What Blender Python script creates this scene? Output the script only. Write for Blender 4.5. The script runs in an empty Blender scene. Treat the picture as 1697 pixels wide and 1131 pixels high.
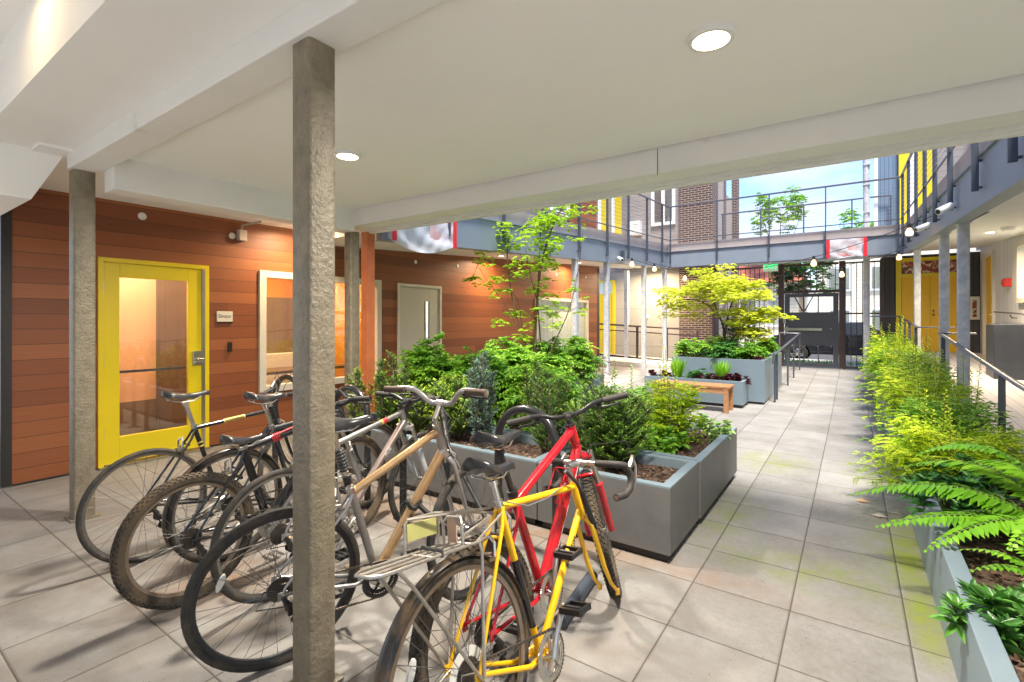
import bpy, math, random
import numpy as np
from mathutils import Matrix, Vector
R_ = math.radians
SC = bpy.context.scene
COL = SC.collection
random.seed(7); RNG = np.random.default_rng(7)

# ---------------------------------------------------------------- camera
cam = bpy.data.cameras.new("camera")
cam.sensor_width = 36; cam.lens = 17.2; cam.shift_y = -0.0209; cam.clip_end = 2000; cam.clip_start = .05
camo = bpy.data.objects.new("camera", cam); COL.objects.link(camo)
camo.location = (0, 0, 1.5); camo.rotation_euler = (R_(90), 0, R_(34.79))
SC.camera = camo
# ---------------------------------------------------------------- world
SUN_EL, SUN_AZ = 68, 150      # azimuth measured from +Y towards +X
w = bpy.data.worlds.new("World"); SC.world = w; w.use_nodes = True
nt = w.node_tree; nt.nodes.clear()
out = nt.nodes.new('ShaderNodeOutputWorld'); bg = nt.nodes.new('ShaderNodeBackground')
sky = nt.nodes.new('ShaderNodeTexSky'); sky.sky_type = 'NISHITA'; sky.sun_disc = False
sky.sun_elevation = R_(SUN_EL); sky.sun_rotation = R_(SUN_AZ); sky.air_density = 1.0; sky.dust_density = .15; sky.ozone_density = 3.0
tc = nt.nodes.new('ShaderNodeTexCoord'); mp = nt.nodes.new('ShaderNodeMapping'); mp.inputs['Scale'].default_value = (1.5, 1.5, 5.0)
mp.inputs['Location'].default_value = (.35, 1.1, .2)
ns = nt.nodes.new('ShaderNodeTexNoise'); ns.inputs['Scale'].default_value = 1.9; ns.inputs['Detail'].default_value = 9; ns.inputs['Roughness'].default_value = .55
cr = nt.nodes.new('ShaderNodeValToRGB'); cr.color_ramp.elements[0].position = .47; cr.color_ramp.elements[1].position = .64
mx = nt.nodes.new('ShaderNodeMixRGB'); mx.inputs[2].default_value = (2.0, 2.05, 2.12, 1)
nt.links.new(tc.outputs['Generated'], mp.inputs[0]); nt.links.new(mp.outputs[0], ns.inputs['Vector'])
nt.links.new(ns.outputs[0], cr.inputs[0]); nt.links.new(cr.outputs[0], mx.inputs[0]); nt.links.new(sky.outputs[0], mx.inputs[1])
hsv = nt.nodes.new('ShaderNodeHueSaturation'); hsv.inputs['Saturation'].default_value = 1.15; hsv.inputs['Value'].default_value = .74; hsv.inputs['Hue'].default_value = .515; nt.links.new(sky.outputs[0], hsv.inputs['Color']); nt.links.new(hsv.outputs[0], mx.inputs[1])
nt.links.new(mx.outputs[0], bg.inputs[0]); bg.inputs[1].default_value = 0.108; nt.links.new(bg.outputs[0], out.inputs[0])
# ---------------------------------------------------------------- sun
sl = bpy.data.lights.new("sun", 'SUN'); sl.energy = 2.0; sl.angle = R_(12); sl.color = (1, .95, .86)
so = bpy.data.objects.new("sun", sl); COL.objects.link(so)
sd = Vector((math.sin(R_(SUN_AZ))*math.cos(R_(SUN_EL)), math.cos(R_(SUN_AZ))*math.cos(R_(SUN_EL)), math.sin(R_(SUN_EL))))
so.rotation_euler = sd.to_track_quat('Z', 'Y').to_euler(); so.location = sd*30
SC.view_settings.view_transform = 'Standard'; SC.view_settings.look = 'None'
SC.view_settings.exposure = 2.3; SC.view_settings.gamma = 1.0
try:
    SC.cycles.max_bounces = 10; SC.cycles.diffuse_bounces = 6; SC.cycles.glossy_bounces = 4; SC.cycles.transmission_bounces = 8; SC.cycles.transparent_max_bounces = 12
    SC.cycles.sample_clamp_indirect = 6; SC.cycles.use_denoising = True
except Exception: pass

# ---------------------------------------------------------------- helpers
ORI = {}
def setp(o, label=None, cat=None, group=None, kind=None):
    if label: o['label'] = label
    if cat: o['category'] = cat
    if group: o['group'] = group
    if kind: o['kind'] = kind
    return o
def thing(name, label, cat, loc=(0, 0, 0), group=None, mat=None, kind=None):
    o = bpy.data.objects.new(name, None); COL.objects.link(o); o.empty_display_size = .05
    if mat is not None: o.matrix_world = mat; ORI[o.name] = Vector((0, 0, 0))
    else: o.location = loc; ORI[o.name] = Vector(loc)
    return setp(o, label, cat, group, kind)
class MB:
    def __init__(s): s.v = []; s.f = []; s.mi = []; s.M = None; s.m = 0
    def add(s, vs, fs, m=None):
        b = len(s.v)
        if s.M is not None: vs = [s.M @ Vector(p) for p in vs]
        s.v += [tuple(p) for p in vs]; s.f += [tuple(b+i for i in f) for f in fs]
        s.mi += [s.m if m is None else m]*len(fs); return s
    def box(s, x0, x1, y0, y1, z0, z1, m=None):
        return s.hexa([(x0,y0,z0),(x1,y0,z0),(x1,y1,z0),(x0,y1,z0),(x0,y0,z1),(x1,y0,z1),(x1,y1,z1),(x0,y1,z1)], m)
    def hexa(s, p, m=None):
        return s.add(p, [(3,2,1,0),(4,5,6,7),(0,1,5,4),(1,2,6,5),(2,3,7,6),(3,0,4,7)], m)
    def cyl(s, a, b, r, seg=12, m=None, r2=None):
        return s.tube([a, b], [r, r if r2 is None else r2], seg, m=m)
    def tube(s, pts, r, seg=8, closed=False, m=None, flat=1.0, up=None):
        pts = [Vector(p) for p in pts]; n = len(pts)
        rs = r if isinstance(r, (list, tuple)) else [r]*n
        T = []
        for i in range(n):
            if closed: t = pts[(i+1) % n]-pts[i-1]
            else: t = pts[min(i+1, n-1)]-pts[max(i-1, 0)]
            T.append(t.normalized() if t.length > 1e-9 else Vector((0, 0, 1)))
        u = Vector(up) if up else (Vector((0, 0, 1)) if abs(T[0].z) < .9 else Vector((1, 0, 0)))
        u = (u-T[0]*u.dot(T[0])).normalized(); vs = []
        for i in range(n):
            u = u-T[i]*u.dot(T[i])
            u = u.normalized() if u.length > 1e-6 else T[i].orthogonal().normalized()
            w_ = T[i].cross(u)
            for k in range(seg):
                a = 2*math.pi*k/seg
                vs.append(pts[i]+(u*math.cos(a)*flat+w_*math.sin(a))*rs[i])
        fs = []
        for i in range(n if closed else n-1):
            j = (i+1) % n
            for k in range(seg):
                k2 = (k+1) % seg
                fs.append((i*seg+k, i*seg+k2, j*seg+k2, j*seg+k))
        if not closed:
            fs.append(tuple(range(seg))[::-1]); fs.append(tuple((n-1)*seg+k for k in range(seg)))
        return s.add(vs, fs, m)
    def lathe(s, prof, seg=32, c=(0, 0, 0), ax='z', m=None, closed=False):
        vs = []; n = len(prof)
        for k in range(seg):
            a = 2*math.pi*k/seg; ca, sa = math.cos(a), math.sin(a)
            for (r, h) in prof:
                if ax == 'z': p = (c[0]+r*ca, c[1]+r*sa, c[2]+h)
                elif ax == 'y': p = (c[0]+r*ca, c[1]+h, c[2]-r*sa)
                else: p = (c[0]+h, c[1]+r*ca, c[2]+r*sa)
                vs.append(p)
        fs = []
        for k in range(seg):
            k2 = (k+1) % seg
            for i in range(n if closed else n-1):
                j = (i+1) % n
                fs.append((k*n+i, k2*n+i, k2*n+j, k*n+j))
        return s.add(vs, fs, m)
    def build(s, name, mats, parent=None, smooth=False, bevel=0, angle=40):
        me = bpy.data.meshes.new(name)
        o = bpy.data.objects.new(name, me); COL.objects.link(o)
        off = Vector((0, 0, 0))
        if parent is not None:
            off = ORI[parent.name]; o.parent = parent; ORI[o.name] = off
        me.from_pydata([(p[0]-off.x, p[1]-off.y, p[2]-off.z) for p in s.v], [], s.f)
        if not isinstance(mats, (list, tuple)): mats = [mats]
        for m in mats: me.materials.append(m)
        me.polygons.foreach_set('material_index', s.mi)
        if smooth:
            me.polygons.foreach_set('use_smooth', [True]*len(s.f)); me.set_sharp_from_angle(angle=R_(angle))
        me.update()
        if bevel:
            b = o.modifiers.new('bevel', 'BEVEL'); b.width = bevel; b.segments = 2; b.limit_method = 'ANGLE'; b.angle_limit = R_(50)
        return o
    def solo(s, name, mats, label, cat, group=None, kind=None, **k):
        a = np.array(s.v); c = Vector(((a[:,0].min()+a[:,0].max())/2, (a[:,1].min()+a[:,1].max())/2, a[:,2].min()))
        s.v = [(p[0]-c.x, p[1]-c.y, p[2]-c.z) for p in s.v]
        o = s.build(name, mats, None, **k); o.location = c; ORI[o.name] = c
        return setp(o, label, cat, group, kind)
def text_part(body, size, mat, M, parent, name='lettering', extrude=.0006, align='CENTER', sx=1):
    c = bpy.data.curves.new(name, 'FONT'); c.body = body; c.size = size; c.extrude = extrude; c.align_x = align; c.align_y = 'CENTER'
    t = bpy.data.objects.new(name+'_tmp', c); COL.objects.link(t)
    dg = bpy.context.evaluated_depsgraph_get(); me = bpy.data.meshes.new_from_object(t.evaluated_get(dg))
    bpy.data.objects.remove(t)
    o = bpy.data.objects.new(name, me); COL.objects.link(o); o.parent = parent
    off = ORI[parent.name]; me.transform(Matrix.Translation(-off) @ M @ Matrix.Diagonal((sx, 1, 1, 1))); ORI[o.name] = off
    me.materials.clear(); me.materials.append(mat); return o

# ---------------------------------------------------------------- materials
MATS = {}
def N(nt, t, **kw):
    n = nt.nodes.new(t)
    for k, v in kw.items():
        if k in n.inputs: n.inputs[k].default_value = v
        else: setattr(n, k, v)
    return n
def rgb(c): return (c[0], c[1], c[2], 1)
def mat(name, col, rough=.6, metal=0, var=.12, scale=6, bump=0, bscale=60, col2=None, spec=.5, coat=0, stretch=None, dirt=None, dscale=3, dpos=(.5, .68)):
    if name in MATS: return MATS[name]
    m = bpy.data.materials.new(name); m.use_nodes = True; nt = m.node_tree
    p = nt.nodes['Principled BSDF']; p.inputs['Roughness'].default_value = rough; p.inputs['Metallic'].default_value = metal
    p.inputs['Specular IOR Level'].default_value = spec; p.inputs['Coat Weight'].default_value = coat
    tc = N(nt, 'ShaderNodeTexCoord'); src = tc.outputs['Object']
    if stretch:
        mp = N(nt, 'ShaderNodeMapping'); mp.inputs['Scale'].default_value = stretch; nt.links.new(src, mp.inputs[0]); src = mp.outputs[0]
    n1 = N(nt, 'ShaderNodeTexNoise', Scale=scale, Detail=6.0, Roughness=.6); nt.links.new(src, n1.inputs['Vector'])
    mixn = N(nt, 'ShaderNodeMixRGB'); a = tuple(max(0, c*(1-var)) for c in col); b = col2 or tuple(min(1, c*(1+var)) for c in col)
    mixn.inputs[1].default_value = rgb(a); mixn.inputs[2].default_value = rgb(b)
    mr = N(nt, 'ShaderNodeMapRange'); mr.inputs[1].default_value = .3; mr.inputs[2].default_value = .7
    nt.links.new(n1.outputs[0], mr.inputs[0]); nt.links.new(mr.outputs[0], mixn.inputs[0]); colout = mixn.outputs[0]
    if dirt:
        n3 = N(nt, 'ShaderNodeTexNoise', Scale=dscale, Detail=8.0, Roughness=.65); nt.links.new(src, n3.inputs['Vector'])
        m3 = N(nt, 'ShaderNodeMapRange'); m3.inputs[1].default_value = dpos[0]; m3.inputs[2].default_value = dpos[1]; nt.links.new(n3.outputs[0], m3.inputs[0])
        mm = N(nt, 'ShaderNodeMixRGB'); mm.inputs[2].default_value = rgb(dirt); nt.links.new(m3.outputs[0], mm.inputs[0]); nt.links.new(colout, mm.inputs[1]); colout = mm.outputs[0]
    nt.links.new(colout, p.inputs['Base Color'])
    if bump:
        n2 = N(nt, 'ShaderNodeTexNoise', Scale=bscale, Detail=4.0); nt.links.new(src, n2.inputs['Vector'])
        bp = N(nt, 'ShaderNodeBump', Strength=bump, Distance=.004); nt.links.new(n2.outputs[0], bp.inputs['Height']); nt.links.new(bp.outputs[0], p.inputs['Normal'])
    MATS[name] = m; return m
def emis(name, col, s):
    m = bpy.data.materials.new(name); m.use_nodes = True; p = m.node_tree.nodes['Principled BSDF']
    p.inputs['Base Color'].default_value = rgb(col); p.inputs['Emission Color'].default_value = rgb(col); p.inputs['Emission Strength'].default_value = s
    MATS[name] = m; return m
def glass(name, tint=(1, 1, 1), gl=.25, rough=.02):
    m = bpy.data.materials.new(name); m.use_nodes = True; nt = m.node_tree; nt.nodes.remove(nt.nodes['Principled BSDF'])
    t = N(nt, 'ShaderNodeBsdfTransparent'); t.inputs[0].default_value = rgb(tint); g = N(nt, 'ShaderNodeBsdfGlossy'); g.inputs['Roughness'].default_value = rough
    fr = N(nt, 'ShaderNodeFresnel', IOR=1.5); ad = N(nt, 'ShaderNodeMath', operation='ADD'); ad.inputs[1].default_value = gl; nt.links.new(fr.outputs[0], ad.inputs[0]); gg = N(nt, 'ShaderNodeNewGeometry'); bf = N(nt, 'ShaderNodeMath', operation='SUBTRACT'); bf.inputs[0].default_value = 1; nt.links.new(gg.outputs['Backfacing'], bf.inputs[1]); mu = N(nt, 'ShaderNodeMath', operation='MULTIPLY'); nt.links.new(ad.outputs[0], mu.inputs[0]); nt.links.new(bf.outputs[0], mu.inputs[1])
    mx = N(nt, 'ShaderNodeMixShader'); nt.links.new(mu.outputs[0], mx.inputs[0]); nt.links.new(t.outputs[0], mx.inputs[1]); nt.links.new(g.outputs[0], mx.inputs[2])
    nt.links.new(mx.outputs[0], nt.nodes['Material Output'].inputs[0]); MATS[name] = m; return m
def leafmat(name, c1, c2, c3=None, rough=.45, trans=.35):
    m = bpy.data.materials.new(name); m.use_nodes = True; nt = m.node_tree; p = nt.nodes['Principled BSDF']; p.inputs['Roughness'].default_value = rough
    g = N(nt, 'ShaderNodeNewGeometry'); cr = N(nt, 'ShaderNodeValToRGB'); e = cr.color_ramp.elements
    e[0].color = rgb(c1); e[1].color = rgb(c3 or c2)
    if c3: x = e.new(.6); x.color = rgb(c2)
    at = N(nt, 'ShaderNodeAttribute', attribute_name='tone'); ad = N(nt, 'ShaderNodeMath', operation='MULTIPLY_ADD'); ad.inputs[1].default_value = .35
    nt.links.new(g.outputs['Random Per Island'], ad.inputs[0]); nt.links.new(at.outputs['Fac'], ad.inputs[2])
    nt.links.new(ad.outputs[0], cr.inputs[0]); nt.links.new(cr.outputs[0], p.inputs['Base Color'])
    tr = N(nt, 'ShaderNodeBsdfTranslucent'); nt.links.new(cr.outputs[0], tr.inputs[0]); mx = N(nt, 'ShaderNodeMixShader'); mx.inputs[0].default_value = trans
    nt.links.new(p.outputs[0], mx.inputs[1]); nt.links.new(tr.outputs[0], mx.inputs[2]); nt.links.new(mx.outputs[0], nt.nodes['Material Output'].inputs[0])
    MATS[name] = m; return m

def siding(name, cols, pitch, axis=2, length=0, groove=.03, gcol=(.02, .015, .01), rough=.55, grain=(1, 1, 1), gs=30, off=0., lax=1, gstr=.35):
    """boards: axis = coordinate across the boards, lax = coordinate along them"""
    m = bpy.data.materials.new(name); m.use_nodes = True; nt = m.node_tree; L = nt.links.new; p = nt.nodes['Principled BSDF']; p.inputs['Roughness'].default_value = rough
    g = N(nt, 'ShaderNodeNewGeometry'); sp = N(nt, 'ShaderNodeSeparateXYZ'); L(g.outputs['Position'], sp.inputs[0])
    d = N(nt, 'ShaderNodeMath', operation='MULTIPLY_ADD'); d.inputs[1].default_value = 1/pitch; d.inputs[2].default_value = 100+off; L(sp.outputs[axis], d.inputs[0])
    fl = N(nt, 'ShaderNodeMath', operation='FLOOR'); L(d.outputs[0], fl.inputs[0]); fr = N(nt, 'ShaderNodeMath', operation='FRACT'); L(d.outputs[0], fr.inputs[0])
    cmb = N(nt, 'ShaderNodeCombineXYZ'); L(fl.outputs[0], cmb.inputs[0])
    isg = N(nt, 'ShaderNodeMath', operation='LESS_THAN'); isg.inputs[1].default_value = groove; L(fr.outputs[0], isg.inputs[0]); gsrc = isg.outputs[0]
    if length:
        wn = N(nt, 'ShaderNodeTexWhiteNoise', noise_dimensions='1D'); L(fl.outputs[0], wn.inputs['W'])
        l1 = N(nt, 'ShaderNodeMath', operation='MULTIPLY_ADD'); l1.inputs[1].default_value = 1/length; L(sp.outputs[lax], l1.inputs[0]); 
        l0 = N(nt, 'ShaderNodeMath', operation='MULTIPLY'); l0.inputs[1].default_value = 7.3; L(wn.outputs[0], l0.inputs[0]); L(l0.outputs[0], l1.inputs[2])
        f2 = N(nt, 'ShaderNodeMath', operation='FLOOR'); L(l1.outputs[0], f2.inputs[0]); L(f2.outputs[0], cmb.inputs[1])
        r2 = N(nt, 'ShaderNodeMath', operation='FRACT'); L(l1.outputs[0], r2.inputs[0]); g2 = N(nt, 'ShaderNodeMath', operation='LESS_THAN'); g2.inputs[1].default_value = .003/length; L(r2.outputs[0], g2.inputs[0])
        mxg = N(nt, 'ShaderNodeMath', operation='MAXIMUM'); L(gsrc, mxg.inputs[0]); L(g2.outputs[0], mxg.inputs[1]); gsrc = mxg.outputs[0]
    wn2 = N(nt, 'ShaderNodeTexWhiteNoise', noise_dimensions='3D'); L(cmb.outputs[0], wn2.inputs['Vector'])
    cr = N(nt, 'ShaderNodeValToRGB'); e = cr.color_ramp.elements; e[0].color = rgb(cols[0]); e[1].color = rgb(cols[-1])
    for i, c in enumerate(cols[1:-1]): x = e.new((i+1)/(len(cols)-1)); x.color = rgb(c)
    mp = N(nt, 'ShaderNodeMapping'); mp.inputs['Scale'].default_value = grain; L(g.outputs['Position'], mp.inputs[0])
    va = N(nt, 'ShaderNodeVectorMath', operation='ADD'); L(mp.outputs[0], va.inputs[0]); L(wn2.outputs['Color'], va.inputs[1])
    no = N(nt, 'ShaderNodeTexNoise', Scale=gs, Detail=5.0, Roughness=.6); L(va.outputs[0], no.inputs['Vector'])
    ad = N(nt, 'ShaderNodeMath', operation='MULTIPLY_ADD'); ad.inputs[1].default_value = gstr; L(no.outputs[0], ad.inputs[0])
    sc = N(nt, 'ShaderNodeMath', operation='MULTIPLY_ADD'); sc.inputs[1].default_value = .8; sc.inputs[2].default_value = -.5*gstr+.1; L(wn2.outputs['Value'], sc.inputs[0]); L(sc.outputs[0], ad.inputs[2])
    L(ad.outputs[0], cr.inputs[0])
    mx = N(nt, 'ShaderNodeMixRGB'); mx.inputs[2].default_value = rgb(gcol); L(gsrc, mx.inputs[0]); L(cr.outputs[0], mx.inputs[1]); L(mx.outputs[0], p.inputs['Base Color'])
    iv = N(nt, 'ShaderNodeMath', operation='SUBTRACT'); L(no.outputs[0], iv.inputs[0]); g4 = N(nt, 'ShaderNodeMath', operation='MULTIPLY'); g4.inputs[1].default_value = 4; L(gsrc, g4.inputs[0]); L(g4.outputs[0], iv.inputs[1])
    bp = N(nt, 'ShaderNodeBump', Strength=.35, Distance=.004); L(iv.outputs[0], bp.inputs['Height']); L(bp.outputs[0], p.inputs['Normal'])
    MATS[name] = m; return m
def brick(name, c1, c2, mortar, scale=1, axis='xz', bw=.2, bh=.0677, ms=.01):
    m = bpy.data.materials.new(name); m.use_nodes = True; nt = m.node_tree; L = nt.links.new; p = nt.nodes['Principled BSDF']; p.inputs['Roughness'].default_value = .85
    g = N(nt, 'ShaderNodeNewGeometry'); sp = N(nt, 'ShaderNodeSeparateXYZ'); L(g.outputs['Position'], sp.inputs[0])
    sm = N(nt, 'ShaderNodeMath', operation='ADD'); L(sp.outputs[0], sm.inputs[0]); L(sp.outputs[1], sm.inputs[1])
    cb = N(nt, 'ShaderNodeCombineXYZ'); L(sm.outputs[0], cb.inputs[0]); L(sp.outputs[2], cb.inputs[1])
    b = N(nt, 'ShaderNodeTexBrick'); b.inputs['Color1'].default_value = rgb(c1); b.inputs['Color2'].default_value = rgb(c2); b.inputs['Mortar'].default_value = rgb(mortar)
    b.inputs['Scale'].default_value = 1; b.inputs['Brick Width'].default_value = bw; b.inputs['Row Height'].default_value = bh; b.inputs['Mortar Size'].default_value = ms; b.inputs['Mortar Smooth'].default_value = .1
    L(cb.outputs[0], b.inputs['Vector'])
    no = N(nt, 'ShaderNodeTexNoise', Scale=25.0, Detail=5.0); L(g.outputs['Position'], no.inputs['Vector'])
    mx = N(nt, 'ShaderNodeMixRGB', blend_type='MULTIPLY'); mx.inputs[0].default_value = .5; L(b.outputs[0], mx.inputs[1]); L(no.outputs[0], mx.inputs[2])
    L(mx.outputs[0], p.inputs['Base Color']); bp = N(nt, 'ShaderNodeBump', Strength=.6, Distance=.01, invert=True); L(b.outputs['Fac'], bp.inputs['Height']); L(bp.outputs[0], p.inputs['Normal'])
    MATS[name] = m; return m

def paving():
    m = bpy.data.materials.new('concrete_pavers'); m.use_nodes = True; nt = m.node_tree; L = nt.links.new; p = nt.nodes['Principled BSDF']; p.inputs['Roughness'].default_value = .8
    g = N(nt, 'ShaderNodeNewGeometry'); sp = N(nt, 'ShaderNodeSeparateXYZ'); L(g.outputs['Position'], sp.inputs[0])
    ids = []; gr = []
    for ax, o_, pt in ((0, .262, .484), (1, -2.887, .478)):
        a = N(nt, 'ShaderNodeMath', operation='MULTIPLY_ADD'); a.inputs[1].default_value = 1/pt; a.inputs[2].default_value = o_/pt+50; L(sp.outputs[ax], a.inputs[0])
        f = N(nt, 'ShaderNodeMath', operation='FLOOR'); L(a.outputs[0], f.inputs[0]); ids.append(f)
        r = N(nt, 'ShaderNodeMath', operation='PINGPONG'); r.inputs[1].default_value = .5; L(a.outputs[0], r.inputs[0])
        mr = N(nt, 'ShaderNodeMapRange'); mr.inputs[1].default_value = .004; mr.inputs[2].default_value = .009; L(r.outputs[0], mr.inputs[0]); gr.append((mr, r))
    mn = N(nt, 'ShaderNodeMath', operation='MINIMUM'); L(gr[0][0].outputs[0], mn.inputs[0]); L(gr[1][0].outputs[0], mn.inputs[1])
    mn2 = N(nt, 'ShaderNodeMath', operation='MINIMUM'); L(gr[0][1].outputs[0], mn2.inputs[0]); L(gr[1][1].outputs[0], mn2.inputs[1])
    cb = N(nt, 'ShaderNodeCombineXYZ'); L(ids[0].outputs[0], cb.inputs[0]); L(ids[1].outputs[0], cb.inputs[1])
    wn = N(nt, 'ShaderNodeTexWhiteNoise', noise_dimensions='3D'); L(cb.outputs[0], wn.inputs['Vector'])
    no = N(nt, 'ShaderNodeTexNoise', Scale=2.2, Detail=8.0, Roughness=.65); L(g.outputs['Position'], no.inputs['Vector'])
    fi = N(nt, 'ShaderNodeTexNoise', Scale=180.0, Detail=3.0); L(g.outputs['Position'], fi.inputs['Vector'])
    md = N(nt, 'ShaderNodeTexNoise', Scale=28.0, Detail=6.0, Roughness=.7); L(g.outputs['Position'], md.inputs['Vector'])
    s1 = N(nt, 'ShaderNodeMath', operation='MULTIPLY_ADD'); s1.inputs[1].default_value = .2; L(wn.outputs['Value'], s1.inputs[0])
    s2 = N(nt, 'ShaderNodeMath', operation='MULTIPLY_ADD'); s2.inputs[1].default_value = .8; s2.inputs[2].default_value = -.1; L(no.outputs[0], s2.inputs[0]); L(s2.outputs[0], s1.inputs[2])
    s3 = N(nt, 'ShaderNodeMath', operation='MULTIPLY_ADD'); s3.inputs[1].default_value = .45; s3.inputs[2].default_value = -.22; L(fi.outputs[0], s3.inputs[0])
    s4 = N(nt, 'ShaderNodeMath', operation='ADD'); L(s1.outputs[0], s4.inputs[0]); L(s3.outputs[0], s4.inputs[1])
    s5 = N(nt, 'ShaderNodeMath', operation='MULTIPLY_ADD'); s5.inputs[1].default_value = .5; s5.inputs[2].default_value = -.25; L(md.outputs[0], s5.inputs[0])
    s6 = N(nt, 'ShaderNodeMath', operation='ADD'); L(s4.outputs[0], s6.inputs[0]); L(s5.outputs[0], s6.inputs[1])
    cr = N(nt, 'ShaderNodeValToRGB'); e = cr.color_ramp.elements; e[0].position = .1; e[0].color = (.150, .139, .124, 1); e[1].position = .95; e[1].color = (.365, .353, .335, 1); L(s6.outputs[0], cr.inputs[0])
    spk = N(nt, 'ShaderNodeTexNoise', Scale=70.0, Detail=2.0); L(g.outputs['Position'], spk.inputs['Vector']); sr = N(nt, 'ShaderNodeMapRange'); sr.inputs[1].default_value = .70; sr.inputs[2].default_value = .74; L(spk.outputs[0], sr.inputs[0])
    sm_ = N(nt, 'ShaderNodeMixRGB'); sm_.inputs[2].default_value = (.07, .06, .05, 1); L(sr.outputs[0], sm_.inputs[0]); L(cr.outputs[0], sm_.inputs[1]); cur = sm_.outputs[0]
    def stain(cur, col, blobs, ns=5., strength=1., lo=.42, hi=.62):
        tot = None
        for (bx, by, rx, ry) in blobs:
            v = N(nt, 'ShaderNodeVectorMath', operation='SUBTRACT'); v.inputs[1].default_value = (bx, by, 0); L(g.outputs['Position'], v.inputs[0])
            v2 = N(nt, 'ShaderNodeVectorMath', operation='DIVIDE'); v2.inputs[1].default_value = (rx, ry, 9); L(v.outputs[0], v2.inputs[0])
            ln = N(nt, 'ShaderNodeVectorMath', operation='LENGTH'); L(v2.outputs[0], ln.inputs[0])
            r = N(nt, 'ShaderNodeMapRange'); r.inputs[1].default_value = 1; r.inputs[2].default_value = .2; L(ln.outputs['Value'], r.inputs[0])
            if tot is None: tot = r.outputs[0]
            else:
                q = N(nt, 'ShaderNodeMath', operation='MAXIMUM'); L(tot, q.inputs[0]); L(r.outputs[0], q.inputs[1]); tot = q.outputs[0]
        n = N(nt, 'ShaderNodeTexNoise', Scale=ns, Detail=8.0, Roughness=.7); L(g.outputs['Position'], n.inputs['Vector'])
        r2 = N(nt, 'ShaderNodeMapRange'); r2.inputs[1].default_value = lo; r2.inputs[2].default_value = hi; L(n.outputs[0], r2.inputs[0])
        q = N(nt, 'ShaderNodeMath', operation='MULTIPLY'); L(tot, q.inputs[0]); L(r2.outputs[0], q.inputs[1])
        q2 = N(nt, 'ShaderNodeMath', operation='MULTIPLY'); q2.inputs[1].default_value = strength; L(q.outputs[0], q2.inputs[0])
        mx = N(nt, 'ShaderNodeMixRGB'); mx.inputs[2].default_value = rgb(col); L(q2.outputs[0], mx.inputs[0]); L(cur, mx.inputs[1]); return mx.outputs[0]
    cur = stain(cur, (.19, .215, .06), [(.28, 3.9, .35, 1.3), (-.2, 3.4, .9, .35), (-.78, 4.1, .3, .9), (.2, 6, .4, .8), (-.7, 5.8, .5, .6)], 6, .8, .38, .62)
    cur = stain(cur, (.22, .26, .03), [(.30, 3.95, .14, .75), (.3, 3.2, .1, .5)], 4, .95, .3, .5)
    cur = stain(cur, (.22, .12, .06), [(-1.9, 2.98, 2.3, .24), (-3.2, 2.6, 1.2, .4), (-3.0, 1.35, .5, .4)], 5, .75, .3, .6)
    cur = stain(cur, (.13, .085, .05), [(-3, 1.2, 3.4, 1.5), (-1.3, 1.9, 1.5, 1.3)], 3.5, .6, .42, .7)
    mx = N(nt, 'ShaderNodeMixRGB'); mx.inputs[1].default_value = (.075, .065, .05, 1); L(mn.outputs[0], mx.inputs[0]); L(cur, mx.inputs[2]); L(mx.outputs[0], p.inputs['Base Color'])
    ed = N(nt, 'ShaderNodeMapRange'); ed.inputs[1].default_value = .004; ed.inputs[2].default_value = .02; L(mn2.outputs[0], ed.inputs[0])
    hs = N(nt, 'ShaderNodeMath', operation='MULTIPLY_ADD'); hs.inputs[1].default_value = .12; L(fi.outputs[0], hs.inputs[0]); L(ed.outputs[0], hs.inputs[2])
    bp = N(nt, 'ShaderNodeBump', Strength=.5, Distance=.008); L(hs.outputs[0], bp.inputs['Height']); L(bp.outputs[0], p.inputs['Normal'])
    return m

M_ = lambda n: MATS[n]
mat('ceiling_paint', (.89, .88, .86), .75, var=.02, scale=1.2, bump=.05, bscale=150)
mat('beam_paint', (.78, .77, .745), .6, var=.04, scale=2, bump=.08, bscale=90, dirt=(.42, .32, .18), dscale=1.4, dpos=(.62, .8))
mat('pillar_coating', (.20, .168, .115), .45, var=.25, scale=14, bump=1.0, bscale=55, spec=.5)
for n_ in MATS['pillar_coating'].node_tree.nodes:
    if n_.type == 'BUMP': n_.inputs['Distance'].default_value = .008
mat('pale_column', (.46, .48, .50), .55, var=.2, scale=14, bump=.5, bscale=60, dirt=(.62, .62, .6), dscale=9)
mat('orange_post', (.55, .16, .055), .6, var=.12, scale=8, bump=.1)
mat('blue_steel', (.225, .262, .305), .5, var=.06, scale=3, bump=.05)
mat('dark_steel', (.055, .065, .085), .45, var=.15)
mat('rail_steel', (.11, .115, .13), .35, metal=.3, var=.15)
mat('slab_edge', (.42, .36, .33), .8, var=.08, scale=4, bump=.2)
mat('white_soffit', (.70, .69, .65), .7, var=.03, scale=2)
mat('yellow_paint', (.70, .55, .008), .4, var=.03, scale=2)
mat('deep_yellow', (.74, .44, .004), .45, var=.05, scale=2)
mat('cream_paint', (.62, .58, .48), .5, var=.03)
mat('beige_door', (.50, .47, .38), .55, var=.03)
mat('steel', (.55, .54, .50), .3, metal=1, var=.1)
mat('chrome', (.72, .72, .70), .18, metal=1, var=.05)
mat('black_metal', (.018, .018, .02), .35, var=.2)
mat('black_trim', (.02, .018, .017), .5)
mat('peach_wall', (.75, .45, .24), .7, var=.03)
mat('orange_wall', (.70, .30, .06), .7, var=.03)
mat('dark_floor', (.10, .09, .08), .3, var=.3)
mat('cabinet', (.20, .14, .09), .5, var=.1)
mat('white_plastic', (.75, .75, .73), .4, var=.02)
mat('dark_plastic', (.02, .018, .016), .35)
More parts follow.
